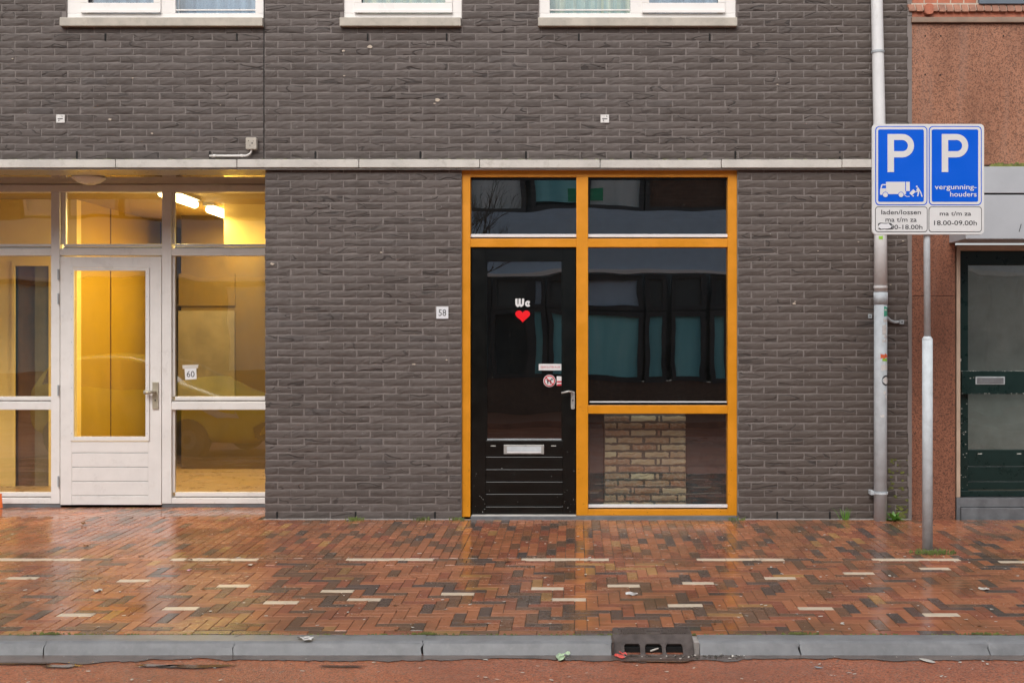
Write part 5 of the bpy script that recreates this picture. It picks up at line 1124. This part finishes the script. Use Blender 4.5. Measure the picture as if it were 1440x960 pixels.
for nm, x, y, r, mt, lab in (('snack_wrapper', 788, 926, 0.062, 'wrapper', 'green and white snack wrapper in the gutter left of the gully'), ('red_wrapper', 872, 925, 0.045, 'wrapred', 'crumpled red wrapper at the left corner of the gully'), ('milky_stain', 1304, 930, 0.05, 'flake', 'white blob in the gutter at the right'), ('grey_lid', 1151, 939.5, 0.025, 'zinc', 'small grey lid on the red road'), ('pale_scrap', 1012, 920, 0.03, 'flake', 'pale scrap against the kerb right of the gully')):
    X, Y = road_at(x, y); m = MB(); cur = 0.05 if nm in ('milky_stain', 'grey_lid') else 0.2
    scrap(m, X, Y, r, RZ+0.004, 0.45, cur, 12); 
    if cur > 0.1: scrap(m, X+r*0.35, Y+0.008, r*0.6, RZ+0.012, 0.5, 0.7, 10)
    one(m, nm, M[mt], lab, 'litter', (X, Y, RZ))
X, Y = road_at(920, 917.5); m = MB(); m.tube([(X-0.02, Y, RZ+0.01), (X+0.022, Y+0.01, RZ+0.022)], 0.005, 8); one(m, 'cigarette_end', M['flake'], 'white cigarette end at the middle opening of the gully', 'cigarette end')
m = MB()
for i in range(90):
    X, Y = random.uniform(DX0, DX1+0.25), -3.57-abs(random.gauss(0, 0.02)); scrap(m, X, Y, random.uniform(0.004, 0.012), RZ+0.004, 0.6, 0.6, 6, random.choice([0, 1, 1]))
tag(m.build('gutter_debris', [M['flake'], M['dirt']], None, (0,0,0)), 'dark and pale debris washed up before the gully', 'debris', kind='stuff')
X, Y = ground(321, 783); X += 0.0
ho = MB(); ho.tube([(px(-3, 0.8), 0.80, g(0.8)), (px(-1.5, 0.8), 0.80, pz(694, 0.8)), (px(0.5, 0.8), 0.8, pz(694, 0.8)), (px(2.8, 0.8), 0.79, g(0.8)+0.005)], 0.012, 8)
one(ho, 'orange_strap', M['orangepl'], 'orange plastic hoop at the far left edge beside the hallway front', 'strap')

# ------------------------------------------------------------ far side of the street (seen mirrored in the glass)
OYF = -13.5
ob_ = thing('opposite_building', (-3, OYF, 0), 'dark brick building with a grey band across the street, seen mirrored in the shop glass', 'building')
SF = F/(CD+2*GY-OYF)
def fx(x): return (x-CX)/SF
def fz(y): return CH+(CY-y)/SF
def ow(nm, mt, x0, x1, z0, z1, d=0.0, th=0.2, par=ob_): return bx(nm, mt, par, x0, x1, OYF-th, OYF+d, z0, z1)
zs_g, zt_g, z_b0, z_b1, zs_u, zt_u = fz(534), fz(388), fz(381), fz(297), fz(294), 6.3
ow('plinth', M['farbrick'], -24, 14, -0.05, zs_g); ow('band', M['farband'], -24, 14, z_b0, z_b1, 0.10); ow('band_edge', M['farwhite'], -24, 14, z_b0-0.08, z_b0-0.002, 0.16)
ow('upper_wall', M['farbrick'], -24, 14, zt_u, 8.2); ow('plinth_back', M['farinside'], -24, 14, zs_g, zt_g+0.1, -0.5, 0.7)
for u0, u1 in ((-24, -12.5), (-8.5, fx(655)), (fx(1080), 14)): ow('upper_wall', M['farbrick'], u0, u1, z_b1, zt_u, 0.0)
ow('upper_back', M['farinside'], -24, 14, z_b1, zt_u, -0.5, 0.7)
def far_window(x0, x1, z0, z1, blind, bz0=None, bz1=None, fm='farframe'):
    f_ = MB(); t_ = 0.09
    f_.box(x0, x1, OYF-0.15, OYF+0.02, z0, z0+t_); f_.box(x0, x1, OYF-0.15, OYF+0.02, z1-t_, z1); f_.box(x0, x0+t_, OYF-0.15, OYF+0.02, z0+t_, z1-t_); f_.box(x1-t_, x1, OYF-0.15, OYF+0.02, z0+t_, z1-t_)
    fo = f_.build('window', M[fm], ob_)
    if blind: bx('blind', M[blind], fo, x0+t_, x1-t_, OYF-0.11, OYF-0.07, bz0 or z0+t_, bz1 or z1-t_)
zt_ = fz(437)
for k, (a, b, bl) in enumerate(((640, 690, None), (692, 747, None), (747, 768, 'teal'), (770, 812, 'teal'), (812, 902, 'teal'), (906, 936, 'teal'), (945, 992, 'pale'), (998, 1024, 'pale'), (1030, 1080, 'teal'))):
    far_window(fx(a), fx(b), zs_g, zt_, 'teal' if bl == 'pale' else bl); far_window(fx(a), fx(b), zt_+0.02, zt_g, 'farinside' if bl != 'teal' or k % 2 else 'farband')
for k in range(8):
    a = -23.5+k*2.6; far_window(a, a+1.9, zs_g, zt_g, ('teal', None, 'pale', None)[k % 4])
    ow('brick_bay', M['farbrick'], a+1.9, a+2.6, zs_g, zt_g, 0.02)
for k in range(3): a = fx(1090)+k*2.6; far_window(a, a+2, zs_g, zt_g, ('teal', None, 'pale')[k])
far_window(fx(655), fx(738), z_b1, zt_u, 'pale'); far_window(fx(745), fx(826), z_b1, zt_u, 'teal', fz(285)); far_window(fx(826), fx(906), z_b1, zt_u, 'pale', fz(291)); far_window(fx(908), fx(1024), z_b1, zt_u, 'farbrick', fz(290)); far_window(fx(1026), fx(1080), z_b1, zt_u, 'teal')
bx('green_poster', M['fargreen'], ob_, fx(800), fx(848), OYF-0.065, OYF-0.05, fz(283), fz(262))
for a, b in ((-12.4, -11.5), (-11.3, -10.3), (-10.1, -9.2)): far_window(a, b, z_b1+0.1, zt_u, 'pale', fm='farwhite')
tr = thing('street_tree', (-2.35, -11.2, -0.02), 'bare street tree on the opposite pavement, mirrored in the left transom glass', 'tree')
m = MB(); base = Vector((-2.35, -11.2, -0.02)); m.tube([base, base+Vector((0.03,0,1.6)), base+Vector((0,0.03,3.0))], [0.09, 0.07, 0.05], 10); m.build('trunk', M['bark'], tr, smooth=True)
m = MB()
def branch(p, d, L, r, dep):
    q = p+d*L; mid = p+d*L*0.5+Vector((random.uniform(-1,1), random.uniform(-1,1), 0))*L*0.06
    m.tube([p, mid, q], [r, r*0.8, r*0.6], 5, cap=False)
    if dep:
        for k in range(3 if dep > 1 else 4):
            nd = (d+Vector((random.uniform(-.7,.7), random.uniform(-.7,.7), random.uniform(-0.1,.5)))).normalized(); branch(p+d*L*random.uniform(0.5, 1), nd, L*0.68, r*0.55, dep-1)
for k in range(6): branch(base+Vector((0,0.02,2.2+0.14*k)), Vector((math.cos(k*1.2), math.sin(k*1.2), 0.9)).normalized(), 0.95, 0.025, 4)
m.build('branches', M['bark'], tr)

# ------------------------------------------------------------ yellow car parked at the kerb just left of the view (mirrored in the hallway glass)
car = thing('parked_car', (-5.9, -4.65, RZ), 'small yellow hatchback at the kerb beyond the left edge, mirrored in the hallway glass', 'car')
CXN, CW, CYM = -4.30, 0.80, -4.65
#        x from nose, half width, bottom z, belt z, top z, top half width
ST = [(0.0,0.30,0.30,0.52,0.60,0.20),(0.05,0.52,0.24,0.58,0.68,0.42),(0.16,0.66,0.20,0.62,0.76,0.54),(0.35,0.75,0.20,0.68,0.84,0.60),(0.6,0.79,0.20,0.74,0.92,0.64),(0.85,0.80,0.20,0.80,0.99,0.66),(1.05,0.80,0.20,0.85,1.06,0.66),(1.35,0.80,0.20,0.88,1.24,0.60),(1.65,0.80,0.20,0.90,1.38,0.57),(2.0,0.80,0.20,0.91,1.39,0.56),(2.5,0.80,0.20,0.92,1.40,0.55),(2.95,0.80,0.20,0.94,1.36,0.54),(3.2,0.78,0.22,0.95,1.34,0.52),(3.38,0.74,0.26,0.93,1.10,0.54),(3.43,0.66,0.32,0.85,0.95,0.5)]
def sec(s_):
    d, w_, zb_, zm, zt2, wt = s_; x = CXN-d; z0_ = RZ
    half = [(0.0, zb_), (w_*0.8, zb_), (w_*0.97, zb_+0.10), (w_, (zb_+zm)/2), (w_*0.98, zm), (w_*0.94, zm+0.02), ((w_*0.94+wt)/2, (zm+zt2)/2+0.03), (wt, zt2-0.03), (wt*0.8, zt2), (0.0, zt2+0.025)]
    return [(x, CYM+y, z0_+z) for y, z in half]+[(x, CYM-y, z0_+z) for y, z in half[-2:0:-1]]
m = MB(); rings = [sec(s_) for s_ in ST]; n = len(rings[0])
fs = []
for i in range(len(rings)-1):
    for k in range(n): fs.append((i*n+k, (i+1)*n+k, (i+1)*n+(k+1) % n, i*n+(k+1) % n))
fs += [tuple(range(n)), tuple(range(len(rings)*n-1, (len(rings)-1)*n-1, -1))]
m.add([v for r_ in rings for v in r_], fs)
for i in range(len(rings)-1):                                     # glazing bands take the glass material
    for k in range(n):
        if (k in (5, 6) or n-1-k in (5, 6)) and 6 <= i <= 11: m.m[i*n+k] = 1
        if k in (7, 8, n-1-7, n-1-8) and 6 <= i <= 7: m.m[i*n+k] = 1
body = m.build('body', [M['yellow'], M['carglass']], car, smooth=True, fix=True)
sb_ = body.modifiers.new('subsurf', 'SUBSURF'); sb_.levels = 2; sb_.render_levels = 2
for dx in (0.80, 2.85):
    for sgn in (1, -1):
        m = MB(); cy2 = CYM+sgn*0.72; m.lathe((CXN-dx, cy2, RZ+0.28), [(0.001, -0.09), (0.26, -0.09), (0.28, -0.06), (0.28, 0.06), (0.26, 0.09), (0.001, 0.09)], 24, 'Y'); wh = m.build('wheel', M['tyre'], car)
        m = MB(); m.lathe((CXN-dx, cy2, RZ+0.28), [(0.001, sgn*0.085), (0.13, sgn*0.095), (0.17, sgn*0.08)], 20, 'Y'); m.build('rim', M['bluestone'], wh)
for sgn in (1, -1):
    m = MB(); q = [(0.14, 0.60, 0.55), (0.40, 0.78, 0.57), (0.62, 0.805, 0.66), (0.72, 0.80, 0.76), (0.45, 0.75, 0.74), (0.20, 0.60, 0.64)]
    m.add([(CXN-a+0.02, CYM+sgn*(b+0.02), RZ+c_+0.01) for a, b, c_ in q], [tuple(range(6))]); m.build('headlight', M['lens'], car)
    m = MB(); m.tube([(CXN-1.25, CYM+sgn*0.80, RZ+0.95), (CXN-1.22, CYM+sgn*0.93, RZ+0.98)], [0.05, 0.075], 10); m.build('wing_mirror', M['yellow'], car, smooth=True)
m = MB()
gp = [(-0.40, 0.30), (-0.25, 0.235), (0.25, 0.235), (0.40, 0.30), (0.44, 0.44), (0.30, 0.475), (-0.30, 0.475), (-0.44, 0.44)]
m.add([(CXN+0.035-0.32*abs(a)**2, CYM+a, RZ+b) for a, b in gp], [(0,1,2,3,4,5,6,7)]); m.build('grille', M['tyre'], car)
m = MB(); m.add([(CXN+0.05, CYM-0.22, RZ+0.34), (CXN+0.05, CYM+0.22, RZ+0.34), (CXN+0.05, CYM+0.22, RZ+0.44), (CXN+0.05, CYM-0.22, RZ+0.44)], [(0,1,2,3)]); m.build('number_plate', M['amber'], car)
m = MB(); m.add([(CXN+0.02, CYM-0.0, RZ+0.56), (CXN+0.02, CYM+0.05, RZ+0.61), (CXN-0.02, CYM+0.03, RZ+0.68), (CXN-0.02, CYM-0.04, RZ+0.67)], [(0,1,2,3)]); m.build('badge', M['chrome'], car)

m = MB(); m.tube([(CXN+0.0-0.6, CYM-0.70, RZ+0.93), (CXN-0.35, CYM-0.5, RZ+0.82)], 0.004, 5)
# the car stands at an angle to the kerb, nose turned towards the shops
piv = Vector((CXN, CYM+0.30, RZ)); rotz = Matrix.Translation(piv) @ Matrix.Rotation(R(14), 4, 'Z') @ Matrix.Translation(Vector((-CXN, -CYM, -RZ)))
car.matrix_world = rotz @ Matrix.Translation(car.location)
